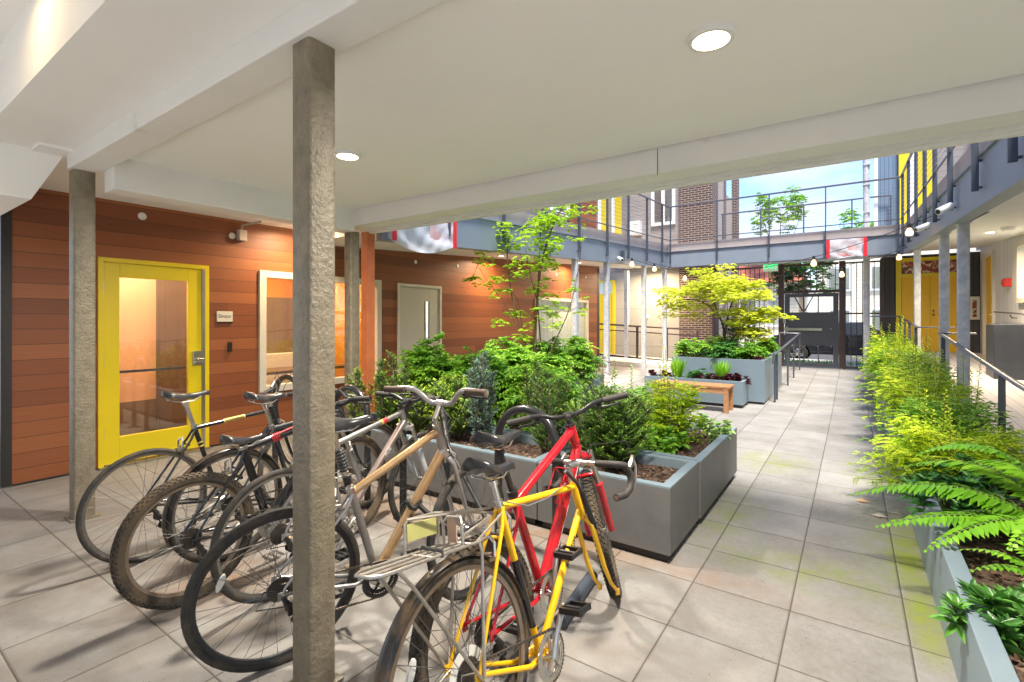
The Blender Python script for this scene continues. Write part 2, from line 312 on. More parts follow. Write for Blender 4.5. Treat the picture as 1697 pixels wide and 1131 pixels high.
mat('planter_metal', (.13, .127, .123), .5, var=.06, scale=2.5, bump=.06, dirt=(.10, .10, .10), dscale=2.5)
mat('planter_blue', (.18, .235, .27), .5, var=.06, scale=3)
mat('soil', (.04, .024, .016), .95, var=.6, scale=60, bump=1, bscale=70, col2=(.17, .105, .07))
mat('wood_bench', (.36, .17, .07), .6, var=.25, scale=8, stretch=(1, 6, 6))
mat('bark', (.09, .06, .04), .8, var=.3, scale=30)
mat('stem_brown', (.12, .075, .035), .7, var=.3, scale=30)
mat('white_board', (.60, .60, .60), .6, var=.03)
mat('cable', (.35, .35, .36), .3, metal=1)
mat('asphalt', (.06, .06, .062), .9, var=.2, scale=20)
mat('grey_concrete', (.50, .49, .47), .85, var=.12, scale=5, bump=.2)
mat('white_trim', (.75, .75, .73), .5, var=.03)
glass('clear_glass', (.95, .96, .95), .17)
glass('soft_glass', (.97, .98, .97), 0, .05)
glass('window_glass', (.9, .92, .9), .22)
siding('cedar_siding', [(.15, .042, .014), (.22, .064, .020), (.265, .082, .026), (.32, .108, .034)], .141, 2, 5.5, .035, (.05, .02, .01), .5, (1, .35, 9), 14, gstr=.6)
siding('dark_vertical', [(.045, .042, .045), (.06, .055, .058)], .10, 0, 0, .08, (.015, .015, .015), .6)
siding('blue_vertical', [(.13, .20, .28), (.15, .22, .30)], .09, 0, 0, .1, (.05, .08, .12), .6)
siding('white_vertical', [(.60, .60, .62), (.66, .66, .67)], .30, 1, 0, .03, (.3, .3, .3), .6)
siding('grey_horizontal', [(.25, .22, .21), (.30, .27, .25)], .16, 2, 0, .05, (.12, .11, .10), .6)
siding('beige_panels', [(.33, .31, .28), (.37, .35, .32)], .62, 2, 1.2, .015, (.12, .11, .1), .6, lax=0, gs=4)
siding('cream_siding', [(.70, .64, .50), (.76, .70, .56)], .18, 2, 0, .1, (.45, .40, .30), .7)
siding('deck_boards', [(.52, .49, .48), (.60, .57, .55)], .14, 0, 0, .05, (.2, .19, .18), .7)
brick('brown_brick', (.075, .032, .028), (.11, .048, .04), (.42, .36, .30))
brick('sandy_brick', (.45, .36, .30), (.52, .42, .35), (.55, .48, .42))
# ================================================================ setting
def zb(y): return 2.5+.056*(y-4.87)
def gz(y): return 0 if y < 9 else min(.19, .19*(y-9)/6.6)
def structure(b, name, m, **k): o = b.build(name, m, **k); o['kind'] = 'structure'; return o
b = MB(); b.box(-200, 200, -150, 250, -.4, -.06); structure(b, 'ground', M_('grey_concrete'))
b = MB(); ys = [-1.2, 0, 3, 6, 9, 11, 13, 15.6, 17]
for i in range(len(ys)-1):
    y0, y1 = ys[i], ys[i+1]; b.add([(-6.2, y0, gz(y0)), (2.52, y0, gz(y0)), (2.52, y1, gz(y1)), (-6.2, y1, gz(y1))], [(0, 1, 2, 3)])
b.add([(-9, -1.2, 0), (-6.2, -1.2, 0), (-6.2, 1.04, 0), (-9, 1.04, 0)], [(0, 1, 2, 3)])
structure(b, 'pavement', paving())
mat('light_concrete', (.42, .405, .365), .85, var=.05, scale=5); b = MB(); b.box(-30, 30, -30, -1.204, -.05, -.002); structure(b, 'bounce_slab', M_('light_concrete'))  # unseen pale slab added to bounce sunlight up onto the ceiling
b = MB(); b.box(-40, 40, 17, 19, -.05, .19); structure(b, 'sidewalk', M_('grey_concrete'))
b = MB(); b.box(-40, 40, 19, 27, -.05, .0); structure(b, 'street', M_('asphalt'))
b = MB(); b.box(-40, 40, 27, 29, -.05, .13); structure(b, 'far_sidewalk', M_('grey_concrete'))

def wallX(b, x0, x1, y0, y1, z0, z1, ops, m=0):
    ops = sorted(ops); y = y0
    for (a, c, zl, zh) in ops:
        if a > y: b.box(x0, x1, y, a, z0, z1, m)
        if zl > z0: b.box(x0, x1, a, c, z0, zl, m)
        if zh < z1: b.box(x0, x1, a, c, zh, z1, m)
        y = c
    if y < y1: b.box(x0, x1, y, y1, z0, z1, m)
def wallY(b, y0, y1, x0, x1, z0, z1, ops, m=0):
    ops = sorted(ops); x = x0
    for (a, c, zl, zh) in ops:
        if a > x: b.box(x, a, y0, y1, z0, z1, m)
        if zl > z0: b.box(a, c, y0, y1, z0, zl, m)
        if zh < z1: b.box(a, c, y0, y1, zh, z1, m)
        x = c
    if x < x1: b.box(x, x1, y0, y1, z0, z1, m)
def frameX(b, x0, x1, y0, y1, z0, z1, t, m=0, sill=True):
    b.box(x0, x1, y0, y0+t, z0, z1, m); b.box(x0, x1, y1-t, y1, z0, z1, m); b.box(x0, x1, y0+t, y1-t, z1-t, z1, m)
    if sill: b.box(x0, x1, y0+t, y1-t, z0, z0+t, m)

# ---------------------------------------------------------------- cedar-clad building on the left
bl = thing('apartment_building', 'cedar-clad ground floor building with yellow glass door and cream windows along the left side', 'building', (-6.3, 7, 0))
b = MB(); wallX(b, -6.4, -6.2, 1.04, 13.36, .012, 3.3, [(1.65, 2.68, 0, 2.13), (3.27, 5.23, .56, 2.13), (5.58, 6.64, 0, 2.11), (9.89, 12.72, .6, 2.05)])
b.box(-6.4, -6.2, 13.36, 13.5, .012, 3.3)
b.box(-9, -6.4, 1.0, 1.2, .012, 3.3)
b.build('wall', MATS['cedar_siding'], bl)
b = MB(); b.box(-6.225, -6.19, .975, 1.045, .012, 2.75); b.build('corner_trim', M_('black_trim'), bl); b = MB(); b.box(-6.203, -6.195, 13.34, 13.5, 0.02, 3.0)
b.build('corner_trim', M_('black_trim'), bl)
b = MB(); b.box(-6.21, -6.192, 1.045, 1.64, .0, .018); b.box(-6.21, -6.192, 2.7, 5.57, .0, .018); b.box(-6.21, -6.192, 6.66, 13.3, .0, .018)
b.build('base_flashing', M_('black_trim'), bl)
# elevator lobby room and second room
b = MB(); wallm = [M_('peach_wall'), M_('cabinet'), M_('dark_floor'), M_('orange_wall'), M_('ceiling_paint')]
b.box(-7.7, -7.6, 1.2, 3.05, 0, 2.6, 0); b.box(-8.6, -6.4, 1.19, 1.21, 0, 2.6, 0); b.box(-8.6, -6.4, 3.03, 3.1, 0, 2.6, 0)
b.box(-7.6, -7.55, 2.64, 3.03, 0, 2.35, 1); b.box(-7.6, -7.585, 1.21, 2.64, 0, .45, 1); b.box(-8.7, -6.4, 1.2, 3.1, -.02, .004, 2); b.box(-8.7, -6.4, 1.2, 5.6, 2.6, 2.7, 4)
b.box(-8.7, -8.6, 3.1, 5.5, 0, 2.6, 3); b.box(-8.6, -6.4, 5.45, 5.5, 0, 2.6, 3); b.box(-8.6, -6.4, 3.1, 3.12, 0, 2.6, 3); b.box(-8.7, -6.4, 3.12, 5.5, -.02, .004, 2)
b.box(-7.5, -6.9, 3.4, 5.2, .70, .74, 1); b.box(-8.6, -8.56, 3.5, 4.3, .0, 2.05, 4); b.box(-8.6, -8.5, 4.5, 5.3, .9, 1.9, 1); b.box(-8.6, -8.2, 4.45, 5.4, 0, .9, 4)
b.build('interior', wallm, bl)
b = MB(); b.box(-7.55, -7.53, 2.66, 3.02, .1, 2.3); b.build('cupboard_door', M_('cabinet'), bl)
dr = MB(); frameX(dr, -6.27, -6.17, 1.652, 2.678, .01, 2.128, .045, 0, False); df = dr.build('door_frame', M_('yellow_paint'), bl, bevel=.002)
dr = MB(); x0, x1 = -6.235, -6.185
dr.box(x0, x1, 1.70, 1.83, .03, 2.08); dr.box(x0, x1, 2.465, 2.60, .03, 2.08); dr.box(x0, x1, 1.83, 2.465, 1.935, 2.08); dr.box(x0, x1, 1.83, 2.465, .03, .294)
d = dr.build('door', M_('yellow_paint'), bl, bevel=.003)
MB().box(-6.212, -6.206, 1.83, 2.465, .294, 1.935).build('glass', M_('clear_glass'), d)
b = MB(); b.box(-6.19, -6.165, 2.60, 2.632, .03, 2.08); [b.box(-6.166, -6.163, 2.612, 2.618, z, z+.006) for z in (.4, .9, 1.4, 1.8)]; b.build('astragal', M_('steel'), d)
b = MB(); b.box(-6.186, -6.15, 2.50, 2.60, .98, 1.14); b.box(-6.15, -6.12, 2.51, 2.59, 1.0, 1.02); b.tube([(-6.15, 2.53, 1.04), (-6.11, 2.53, 1.05), (-6.11, 2.6, 1.05)], .008); b.build('handle', M_('steel'), d, bevel=.003)
for z in (.35, 1.08, 1.82): MB().box(-6.187, -6.172, 1.675, 1.70, z-.06, z+.06).build('hinge', M_('steel'), d)
b = MB(); b.box(-6.26, -6.12, 1.65, 2.68, .004, .018); b.build('threshold', M_('steel'), bl)
b = MB(); b.box(-6.30, -6.26, 1.83, 2.465, .94, .965); b.build('reflection_bar', M_('dark_steel'), d)  # dark bar behind the pane standing in for a reflection in the glass
wd = MB(); frameX(wd, -6.30, -6.165, 3.272, 5.228, .562, 2.128, .085); wd.box(-6.3, -6.17, 4.22, 4.29, .64, 2.05); wn_ = wd.build('window', M_('cream_paint'), bl, bevel=.002)
MB().box(-6.24, -6.234, 3.35, 5.15, .64, 2.05).build('pane', M_('window_glass'), wn_)
dd = MB(); frameX(dd, -6.28, -6.18, 5.582, 6.638, .01, 2.108, .045, 0, False); ddf = dd.build('door_frame', M_('cream_paint'), bl)
dd = MB(); dd.box(-6.24, -6.2, 5.63, 6.21, .03, 2.06); dd.box(-6.24, -6.2, 6.34, 6.59, .03, 2.06); dd.box(-6.24, -6.2, 6.21, 6.34, .03, 1.12); dd.box(-6.24, -6.2, 6.21, 6.34, 1.82, 2.06)
d2 = dd.build('door', M_('beige_door'), bl, bevel=.003); setp(d2, 'beige door with slit window')
MB().box(-6.225, -6.22, 6.21, 6.34, 1.12, 1.82).build('glass', M_('window_glass'), d2); MB().box(-6.5, -6.45, 6.0, 6.5, .5, 2.0).build('blind', M_('orange_wall'), d2)
for z in (.4, 1.8): MB().box(-6.202, -6.185, 5.6, 5.63, z-.05, z+.05).build('hinge', M_('dark_steel'), d2)
wd = MB(); frameX(wd, -6.29, -6.17, 9.892, 12.718, .602, 2.048, .07); wd.box(-6.29, -6.18, 11.9, 11.98, .67, 1.98); wn2 = wd.build('window', M_('cream_paint'), bl)
MB().box(-6.24, -6.234, 9.96, 12.65, .67, 1.98).build('pane', M_('soft_glass'), wn2)
cu = MB(); pts = []
for i in range(110):
    y = 9.93+2.75*i/109; x = -6.285+.012*math.sin(i*1.9)+.008*math.sin(i*.7); pts.append((x, y))
for i in range(109): cu.add([(pts[i][0], pts[i][1], .62), (pts[i+1][0], pts[i+1][1], .62), (pts[i+1][0], pts[i+1][1], 2.04), (pts[i][0], pts[i][1], 2.04)], [(0, 1, 2, 3)])
mat('curtain', (.72, .76, .70), .8, var=.05); cu.build('curtain', M_('curtain'), wn2, smooth=True)
MB().box(-7.2, -7.1, 9.6, 13.0, 0, 2.6).build('inner_wall', M_('cream_paint'), bl)
for (y, z, e, c) in ((2.1, 2.5, 60, (1, .82, .62)), (4.3, 2.5, 85, (1, .70, .38))):
    l = bpy.data.lights.new('room_lamp', 'AREA'); l.shape = 'RECTANGLE'; l.size = .8; l.size_y = .8; l.energy = e*.22; l.color = c
    o = bpy.data.objects.new('room_lamp', l); COL.objects.link(o); o.location = (-7.0 if y < 3 else -7.5, y, 2.58); o.parent = bl; o.location -= Vector((-6.3, 7, 0))
# upper storey on the left, plus recess end wall
ul = thing('upper_storey', 'grey clad upper storey with yellow doors behind the left walkway railing', 'building', (-6.3, 10, 3.3))
b = MB(); wallX(b, -6.4, -6.2, 3.8, 15.9, 3.301, 8, [(7.5, 8.8, 4.3, 5.4)]); b.box(-6.22, -6.195, 11.5, 13.3, 3.32, 6.5, 1); b.build('wall', [MATS['grey_horizontal'], MATS['cedar_siding']], ul)
for y in (13.5, 14.5): 
    q = MB().box(-6.2, -6.16, y, y+.62, 3.4, 5.9).build('door', M_('yellow_paint'), ul)
    b = MB(); b.box(-6.19, -6.14, y-.12, y, 3.4, 6.0); b.build('door_frame', M_('white_trim'), q)
for y in (9.3, 10.6):
    b = MB(); frameX(b, -6.23, -6.15, y, y+.95, 4.2, 5.7, .08); q = b.build('window', M_('white_trim'), ul); MB().box(-6.2, -6.19, y+.08, y+.87, 4.28, 5.62).build('pane', M_('window_glass'), q)
# recess wall facing the camera
rc = thing('recess_wall', 'beige panelled wall with yellow door behind the cable railing', 'building', (-5.5, 15.9, 0))
b = MB(); b.box(-8.5, -4.481, 15.8, 16.0, 0, 3.12); b.box(-8.4, -8.3, 13.5, 15.8, 0, 3.1); b.build('wall', MATS['beige_panels'], rc)
b = MB(); b.box(-6.4, -4.481, 15.8, 16.0, 3.12, 8); b.build('upper_wall', MATS['grey_horizontal'], rc)
q = MB().box(-7.5, -6.75, 15.74, 15.8, .32, 2.38).build('door', M_('yellow_paint'), rc); 
b = MB(); b.box(-6.75, -6.66, 15.72, 15.8, .32, 2.85); b.box(-7.6, -6.75, 15.72, 15.8, 2.78, 2.85); b.build('door_frame', M_('yellow_paint'), rc)
MB().box(-7.5, -6.75, 15.77, 15.8, 2.38, 2.78).build('transom', M_('window_glass'), rc)
b = MB(); X0, X1, Z0, Z1 = -5.4, -4.62, 4.55, 6.0
b.box(X0, X1, 15.74, 15.8, Z0, Z0+.1); b.box(X0, X1, 15.74, 15.8, Z1-.1, Z1); [b.box(x, x+.1, 15.74, 15.8, Z0+.1, Z1-.1) for x in (X0, (X0+X1)/2-.05, X1-.1)]
q = b.build('window', M_('white_trim'), rc); MB().box(X0, X1, 15.77, 15.79, Z0, Z1).build('pane', M_('window_glass'), q)
b = MB(); b.box(-6.05, -5.72, 15.55, 15.8, 4.3, 4.75); [b.box(-6.02+.0, -5.75, 15.54, 15.55, 4.34+.06*i, 4.37+.06*i) for i in range(6)]
b.solo('air_conditioner', M_('white_plastic'), 'small white air conditioner on the grey upper wall by the corner', 'air conditioner')
b = MB(); b.box(-5.62, -5.5, 15.77, 15.799, 1.55, 1.66); b.solo('wall_switch', M_('white_plastic'), 'white switch plate on the beige panelled recess wall', 'switch')
b = MB(); b.lathe([(0, -.05), (.07, -.05), (.08, 0)], 16, (-4.93+.0, 15.79, 2.3), 'y'); b.box(-5.0, -4.86, 15.77, 15.8, 2.2, 2.36)
mat('alarm_red', (.45, .03, .03), .4); b.solo('alarm_bell', M_('alarm_red'), 'red alarm bell on the beige panelled recess wall', 'alarm', smooth=True)

# ---------------------------------------------------------------- canopy over the bikes
cn = thing('canopy', 'white painted canopy ceiling with beams over the bicycle parking', 'canopy', (-1.8, 1, 2.6))
b = MB(); b.box(-4.45, 2.6, 1.28, 3.38, 2.70, 3.0); b.box(-6.199, -4.65, .92, 3.8, 2.72, 3.0); b.box(-9, 2.6, -2.6, .66, 3.15, 3.3)
b.build('ceiling', M_('ceiling_paint'), cn)
MB().box(-9, 2.6, .66, 1.10, 2.74, 3.2).build('soffit', M_('ceiling_paint'), cn)
b = MB(); b.hexa([(-6.2, -2.6, 2.37), (-4.86, -2.6, 2.37), (-4.86, .92, 2.37), (-6.2, .92, 2.37), (-6.2, -2.6, 2.739), (-4.86, -2.6, 2.739), (-4.86, 1.1, 2.739), (-6.2, 1.1, 2.739)]); b.build('dropped_soffit', M_('ceiling_paint'), cn)
MB().box(-4.8, 2.6, 1.101, 1.28, 2.62, 3.1).build('beam', M_('beam_paint'), cn, bevel=.006)
b = MB(); b.box(-4.65, -4.45, 1.281, 3.4, 2.46, 3.05); b.build('beam', M_('beam_paint'), cn, bevel=.006)
b = MB(); b.box(-4.68, 2.6, 3.401, 3.62, 2.525, 3.1); b.box(-4.68, 2.6, 3.623, 3.67, 2.55, 3.1); b.box(-4.68, 2.6, 3.673, 3.71, 2.515, 3.1); b.box(-4.68, 2.6, 3.713, 3.77, 2.498, 3.1)
b.box(-4.68, -4.45, 3.39, 3.401, 2.47, 2.7)
b.build('front_beam', M_('beam_paint'), cn, bevel=.004)
b = MB(); b.box(-.001-1.12, -1.118, 3.398, 3.402, 2.512, 2.7); b.build('joint', M_('black_trim'), cn)
mat('caulk', (.25, .23, .19), .8)
b = MB(); b.box(-4.45, 2.6, 1.281, 1.287, 2.694, 2.70); b.build('shadow_gap', M_('caulk'), cn)

def column(name, x, y, s, z0, z1, m, label, group, base=True):
    t = thing(name, label, 'column', (x, y, z0), group); b = MB(); r = s/2; c = .016; ch = []
    for (sx, sy) in ((1, 1), (-1, 1), (-1, -1), (1, -1)):
        cx, cy = x+sx*(r-c), y+sy*(r-c); a0 = {(1, 1): 0, (-1, 1): 90, (-1, -1): 180, (1, -1): 270}[(sx, sy)]
        for k in range(4): a = R_(a0+30*k); ch.append((cx+c*math.cos(a), cy+c*math.sin(a)))
    n = len(ch); zs = [z0+(z1-z0)*i/6 for i in range(7)]; vs = [(p[0], p[1], z) for z in zs for p in ch]
    fs = [(i*n+k, i*n+(k+1) % n, (i+1)*n+(k+1) % n, (i+1)*n+k) for i in range(6) for k in range(n)]+[tuple(range(n))[::-1], tuple(6*n+k for k in range(n))]
    b.add(vs, fs); b.build('shaft', M_(m), t, smooth=True, angle=50)
    if base: MB().box(x-r-.02, x+r+.02, y-r-.02, y+r+.02, z0+.001, z0+.012).build('base_plate', M_(m), t)
    if m != 'pillar_coating': MB().box(x-r-.015, x+r+.015, y-r-.015, y+r+.015, z1-.012, z1-.001).build('cap_plate', M_(m), t)
    return t
column('column', -1.82, 1.19, .125, 0, 2.62, 'pillar_coating', 'rough coated steel column in front of the gold bicycle, nearest of all columns', 'columns under the canopy beam')
column('column', -4.80, 1.19, .13, 0, 2.62, 'pillar_coating', 'rough coated steel column between the yellow door and the leftmost bicycle', 'columns under the canopy beam')
column('column', -4.55, 3.44, .12, 0, 2.47, 'pillar_coating', 'short grey column under the left end of the front beam', 'columns under the canopy beam')
b = MB(); b.box(-4.71, -4.60, 3.69, 3.80, 0, 2.6); b.solo('post', M_('orange_post'), 'orange painted wooden post under the plastic sheet by the planters', 'post', bevel=.004)
for (x, y, z0, l) in ((-4.55, 8.76, .0, 'pale steel column in front of the far curtained window'), (-4.55, 10.3, .2, 'peeling pale column at the end of the cedar wall'), (-4.55, 12.7, .05, 'peeling pale column with the string light end, standing lowest'), (-4.55, 14.45, .22, 'pale column at the inner corner below both walkways')):
    column('column', x, y, .115, z0, zb(y), 'pale_column', l, 'columns under the left walkway')
column('column', -5.9, 14.9, .13, .25, zb(14.9), 'pale_column', 'pale column at the back of the recess beside the yellow door', 'columns under the left walkway')
for (x, y, l) in ((1.11, 8.0, 'thick pale column nearest on the right, behind the sloping handrail'), (1.11, 9.5, 'middle pale column under the right walkway'), (1.11, 13.1, 'farthest pale column in front of the wide yellow door')):
    column('column', x, y, .11, .1, zb(y), 'pale_column', l, 'columns under the right walkway')

# ---------------------------------------------------------------- walkways
def sloped(b, x0, x1, y0, y1, d0, d1, m=0):
    b.hexa([(x0, y0, zb(y0)+d0), (x1, y0, zb(y0)+d0), (x1, y1, zb(y1)+d0), (x0, y1, zb(y1)+d0), (x0, y0, zb(y0)+d1), (x1, y0, zb(y0)+d1), (x1, y1, zb(y1)+d1), (x0, y1, zb(y1)+d1)], m)
def railing_run(parent, pts, posts, out, off=.06, ncab=9, bot=.12, brackets=True, cr_=.0035):
    """pts: two ends (x,y); posts: list of (x,y); z follows zb(y)"""
    (xa, ya), (xb, yb) = pts; za, zc = zb(ya), zb(yb)
    b = MB(); b.tube([(xa, ya, za+1.78), (xb, yb, zc+1.78)], .024, 6); b.build('top_rail', M_('rail_steel'), parent)
    b = MB(); b.tube([(xa, ya, za+.80), (xb, yb, zc+.80)], .014, 6); b.build('bottom_rail', M_('rail_steel'), parent)
    b = MB()
    for i in range(ncab):
        h = .90+i*.085; b.tube([(xa, ya, za+h), (xb, yb, zc+h)], cr_, 4)
    o = b.build('cables', M_('cable'), parent); o['kind'] = 'stuff'
    for (x, y) in posts:
        b = MB(); z = zb(y); w = .022; t = .026
        if out[0]: b.box(x-t, x+t, y-w*.6, y+w*.6, z+bot, z+1.77)
        else: b.box(x-w*.6, x+w*.6, y-t, y+t, z+bot, z+1.77)
        p = b.build('post', M_('dark_steel'), parent)
        if brackets:
            b = MB()
            for h in (bot+.03, bot+.28): b.cyl((x, y, z+h), (x-out[0]*off, y-out[1]*off, z+h), .012, 8)
            b.build('bracket', M_('dark_steel'), p)
XL, XR, YB = -4.55, 1.05, 14.6
lw = thing('walkway', 'upper walkway with blue-grey fascia and cable railing above the cedar wall', 'walkway', (XL, 9, 2.7))
b = MB(); sloped(b, XL-.06, XL+.06, 3.83, YB, 0.0, .46); b.build('fascia', M_('blue_steel'), lw)
b = MB(); sloped(b, XL-.08, XL+.065, 3.83, YB, -.012, -.001); sloped(b, XL+.061, XL+.085, 3.83, YB, .44, .462); b.build('flange', M_('blue_steel'), lw)
b = MB(); sloped(b, -6.199, XL+.045, 3.83, YB+1.2, .462, .68); b.build('deck', M_('slab_edge'), lw)
b = MB(); sloped(b, -6.199, XL-.061, 3.83, YB+1.18, .10, .30); b.build('soffit', M_('white_soffit'), lw)
railing_run(lw, ((XL+.11, 4.6), (XL+.11, YB-.1)), [(XL+.11, y) for y in (4.9, 6.17, 7.46, 8.73, 10.09, 11.34, 12.64, 13.9)], (1, 0), .05)
rw = thing('walkway', 'upper walkway with pale blue fascia on the right side of the courtyard', 'walkway', (XR, 9, 2.7))
b = MB(); sloped(b, XR-.06, XR+.06, 3.83, YB, 0.0, .46); b.build('fascia', M_('blue_steel'), rw)
b = MB(); sloped(b, XR-.065, XR+.08, 3.83, YB, -.012, -.001); sloped(b, XR-.085, XR-.061, 3.83, YB, .44, .462); b.build('flange', M_('blue_steel'), rw)
b = MB(); sloped(b, XR-.045, 2.519, 3.83, YB+1.9, .462, .68); b.build('deck', M_('slab_edge'), rw)
b = MB(); sloped(b, XR+.061, 2.519, 3.83, YB+1.3, .10, .30); b.build('soffit', M_('white_soffit'), rw)
railing_run(rw, ((XR-.11, 4.6), (XR-.11, YB-.1)), [(XR-.11, y) for y in (4.9, 6.2, 7.6, 8.88, 10.03, 11.3, 12.7, 14.1)], (-1, 0), .05)
# bridge
def zB(d): return zb(YB)+d
bw_ = thing('footbridge', 'footbridge with dark blue fascia crossing the far end of the courtyard', 'bridge', (-1.7, 15.5, 3.0))
b = MB(); b.box(XL-.06, XR+.06, YB-.02, YB+.08, zB(0), zB(.46)); b.build('fascia', M_('blue_steel'), bw_)
b = MB(); b.box(XL+.061, XR-.061, YB-.05, YB+.1, zB(-.012), zB(-.001)); b.box(XL+.09, XR-.09, YB-.045, YB-.021, zB(.44), zB(.462)); b.build('flange', M_('dark_steel'), bw_)
b = MB(); b.box(XL+.06, XR-.06, YB-.01, 16.6, zB(.463), zB(.69)); b.build('deck', M_('slab_edge'), bw_)
b = MB(); b.box(XL, XR-.06, YB+.1, 16.55, zB(.12), zB(.30)); b.build('soffit', M_('white_soffit'), bw_)
_z = zb
zb_save = zb
def zb(y): return zb_save(YB)
railing_run(bw_, ((XL+.1, YB-.07), (XR-.1, YB-.07)), [(x, YB-.07) for x in (-4.4, -3.1, -1.8, -.54, .9)], (0, -1), .05, cr_=.0018)
railing_run(bw_, ((XL+.1, 16.5), (XR-.1, 16.5)), [(x, 16.5) for x in (-4.3, -3.0, -1.9, -.7, .45)], (0, 1), .05, brackets=False, ncab=0) if False else None
b = MB(); b.tube([(-3.4, 16.5, zB(1.78)), (XR-.2, 16.5, zB(1.78))], .022, 6); b.build('far_rail', M_('rail_steel'), bw_)
for x in (-3.35, -2.27, -1.15, .0, .85): MB().box(x-.018, x+.018, 16.48, 16.52, zB(.68), zB(1.77)).build('far_post', M_('dark_steel'), bw_)
zb = zb_save
# ---------------------------------------------------------------- brick pier and neighbours
b = MB(); b.box(-4.48, -3.47, 15.7, 16.4, 0, 9); b.solo('brick_pier', MATS['brown_brick'], 'brown brick pier rising behind the inner corner of the walkways', 'wall')
nb = thing('neighbour_building', 'sandy brick building with brown corner piers beyond the footbridge', 'building', (-5.5, 19, 0))
b = MB(); b.box(-8, -3.75, 16.5, 18.6, 0, 9); b.build('wall', MATS['sandy_brick'], nb)
b = MB(); b.box(-8, -4.2, 18.9, 23, 0, 6.6); b.build('wall', MATS['sandy_brick'], nb)
for (x, y, h) in ((-3.85, 18.7, 9), (-4.1, 22.6, 9)): MB().box(x-.12, x+.12, y-.1, y+.25, 0, h).build('pier', MATS['brown_brick'], nb)
b = MB(); b.tube([(-4.6, 21, 6.6), (-4.6, 21, 7.0)], .16, 10); b.tube([(-4.6, 21, 7.0), (-4.6, 21, 7.3)], .22, 10); b.tube([(-4.3, 21.6, 6.6), (-4.3, 21.6, 7.1)], .05, 8); b.build('roof_vent', M_('dark_steel'), nb)
mat('rust_roof', (.35, .09, .05), .7, var=.2, scale=4)
ob = thing('terrace_house', 'house with rust red roof across the street behind the fence', 'house', (-6, 33, 0))
MB().box(-12, -2.4, 31, 38, 0, 3.6).build('wall', MATS['cream_siding'], ob); MB().hexa([(-12.3, 30.4, 3.6), (-2.2, 30.4, 3.6), (-2.2, 38, 3.6), (-12.3, 38, 3.6), (-12, 33, 5.0), (-2.6, 33, 5.0), (-2.6, 36, 5.0), (-12, 36, 5.0)]).build('roof', M_('rust_roof'), ob)
for x in (-9.5, -7.2, -4.9, -3.4):
    q = MB().box(x-.5, x+.5, 30.93, 31.0, 1.1, 2.7).build('window', M_('white_trim'), ob); MB().box(x-.38, x+.38, 30.9, 30.93, 1.22, 2.58).build('pane', M_('window_glass'), q)
ob = thing('apartment_block', 'cream lap-sided apartment block across the street seen through the gate', 'building', (3, 31, 0))
MB().box(-1.5, 9, 29.5, 36, 0, 5.3).build('wall', MATS['cream_siding'], ob); MB().box(-1.7, 9.2, 29.3, 36.2, 5.3, 5.5).build('roof', M_('grey_concrete'), ob)
for (x, z) in ((-.5, 2.9), (1.2, 2.9), (-.5, .8), (1.2, .8), (2.9, 2.9), (2.9, .8)):
    q = MB().box(x-.5, x+.5, 29.42, 29.5, z, z+1.25).build('window', M_('white_trim'), ob); MB().box(x-.4, x+.4, 29.38, 29.42, z+.1, z+1.15).build('pane', M_('window_glass'), q)
b = MB(); b.box(-16, 10, -8.3, -8, 0, 9); b.solo('rear_fill_wall', MATS['cream_siding'], 'unseen cream board wall added to block sky and warm the light, across the forecourt behind the camera', 'wall')  # added out of view to cut cold sky and give warm fill
# ---------------------------------------------------------------- fence and gate
mat('fence_brown', (.05, .03, .026), .5, var=.2)
YG = 15.6
def fence(name, x0, x1, label):
    t = thing(name, label, 'fence', (x0, YG, .19)); b = MB()
    n = int((x1-x0)/.125)
    for i in range(n+1): x = x0+.03+(x1-x0-.06)*i/max(1, n); b.box(x-.009, x+.009, YG-.009, YG+.009, .22, 3.0)
    b.build('bars', M_('fence_brown'), t)
    for z in (.24, 1.66, 2.99): MB().box(x0, x1, YG-.02, YG+.02, z-.02, z+.02).build('rail', M_('fence_brown'), t)
    for x in (x0, x1): MB().box(x-.03, x+.03, YG-.035, YG+.035, .19, 3.05).build('post', M_('fence_brown'), t)
fence('metal_fence', -3.44, -1.66, 'tall brown bar fence between brick pier and gate')
fence('metal_fence', -.17, .62, 'narrow brown bar fence to the right of the gate')
gt = thing('metal_gate', 'dark grey steel gate with panic bar and barred windows at the courtyard end', 'gate', (-.93, YG, .19))
gx0, gx1 = -1.56, -.29
b = MB(); [b.box(x-.05, x+.05, YG-.04, YG+.04, .19, 3.05) for x in (gx0-.05, gx1+.06)]; b.box(gx0, gx1+.01, YG-.04, YG+.04, 2.23, 2.30); b.box(gx0, gx1, YG-.03, YG+.03, 2.97, 3.03); b.build('gate_frame', M_('fence_brown'), gt)
b = MB(); n = 9
for i in range(n): x = gx0+(gx1-gx0)*(i+.5)/n; b.box(x-.009, x+.009, YG-.009, YG+.009, 2.3, 2.97)
b.build('bars', M_('fence_brown'), gt)
b = MB(); y0, y1 = YG-.03, YG+.02
b.box(gx0+.02, gx0+.14, y0, y1, .23, 2.21); b.box(gx1-.12, gx1, y0, y1, .23, 2.21); b.box(gx0+.14, gx1-.12, y0, y1, 2.12, 2.21); b.box(gx0+.14, gx1-.12, y0, y1, .23, .32)
b.box(gx0+.14, gx1-.12, y0-.004, y1, .80, 1.70)
for i in (1, 2): x = gx0+.14+(gx1-gx0-.26)*i/3; b.box(x-.012, x+.012, y0+.01, y1-.01, .32, .8); b.box(x-.012, x+.012, y0+.01, y1-.01, 1.70, 2.12)
mat('gate_grey', (.055, .06, .07), .5, var=.08); q = b.build('door_leaf', M_('gate_grey'), gt)
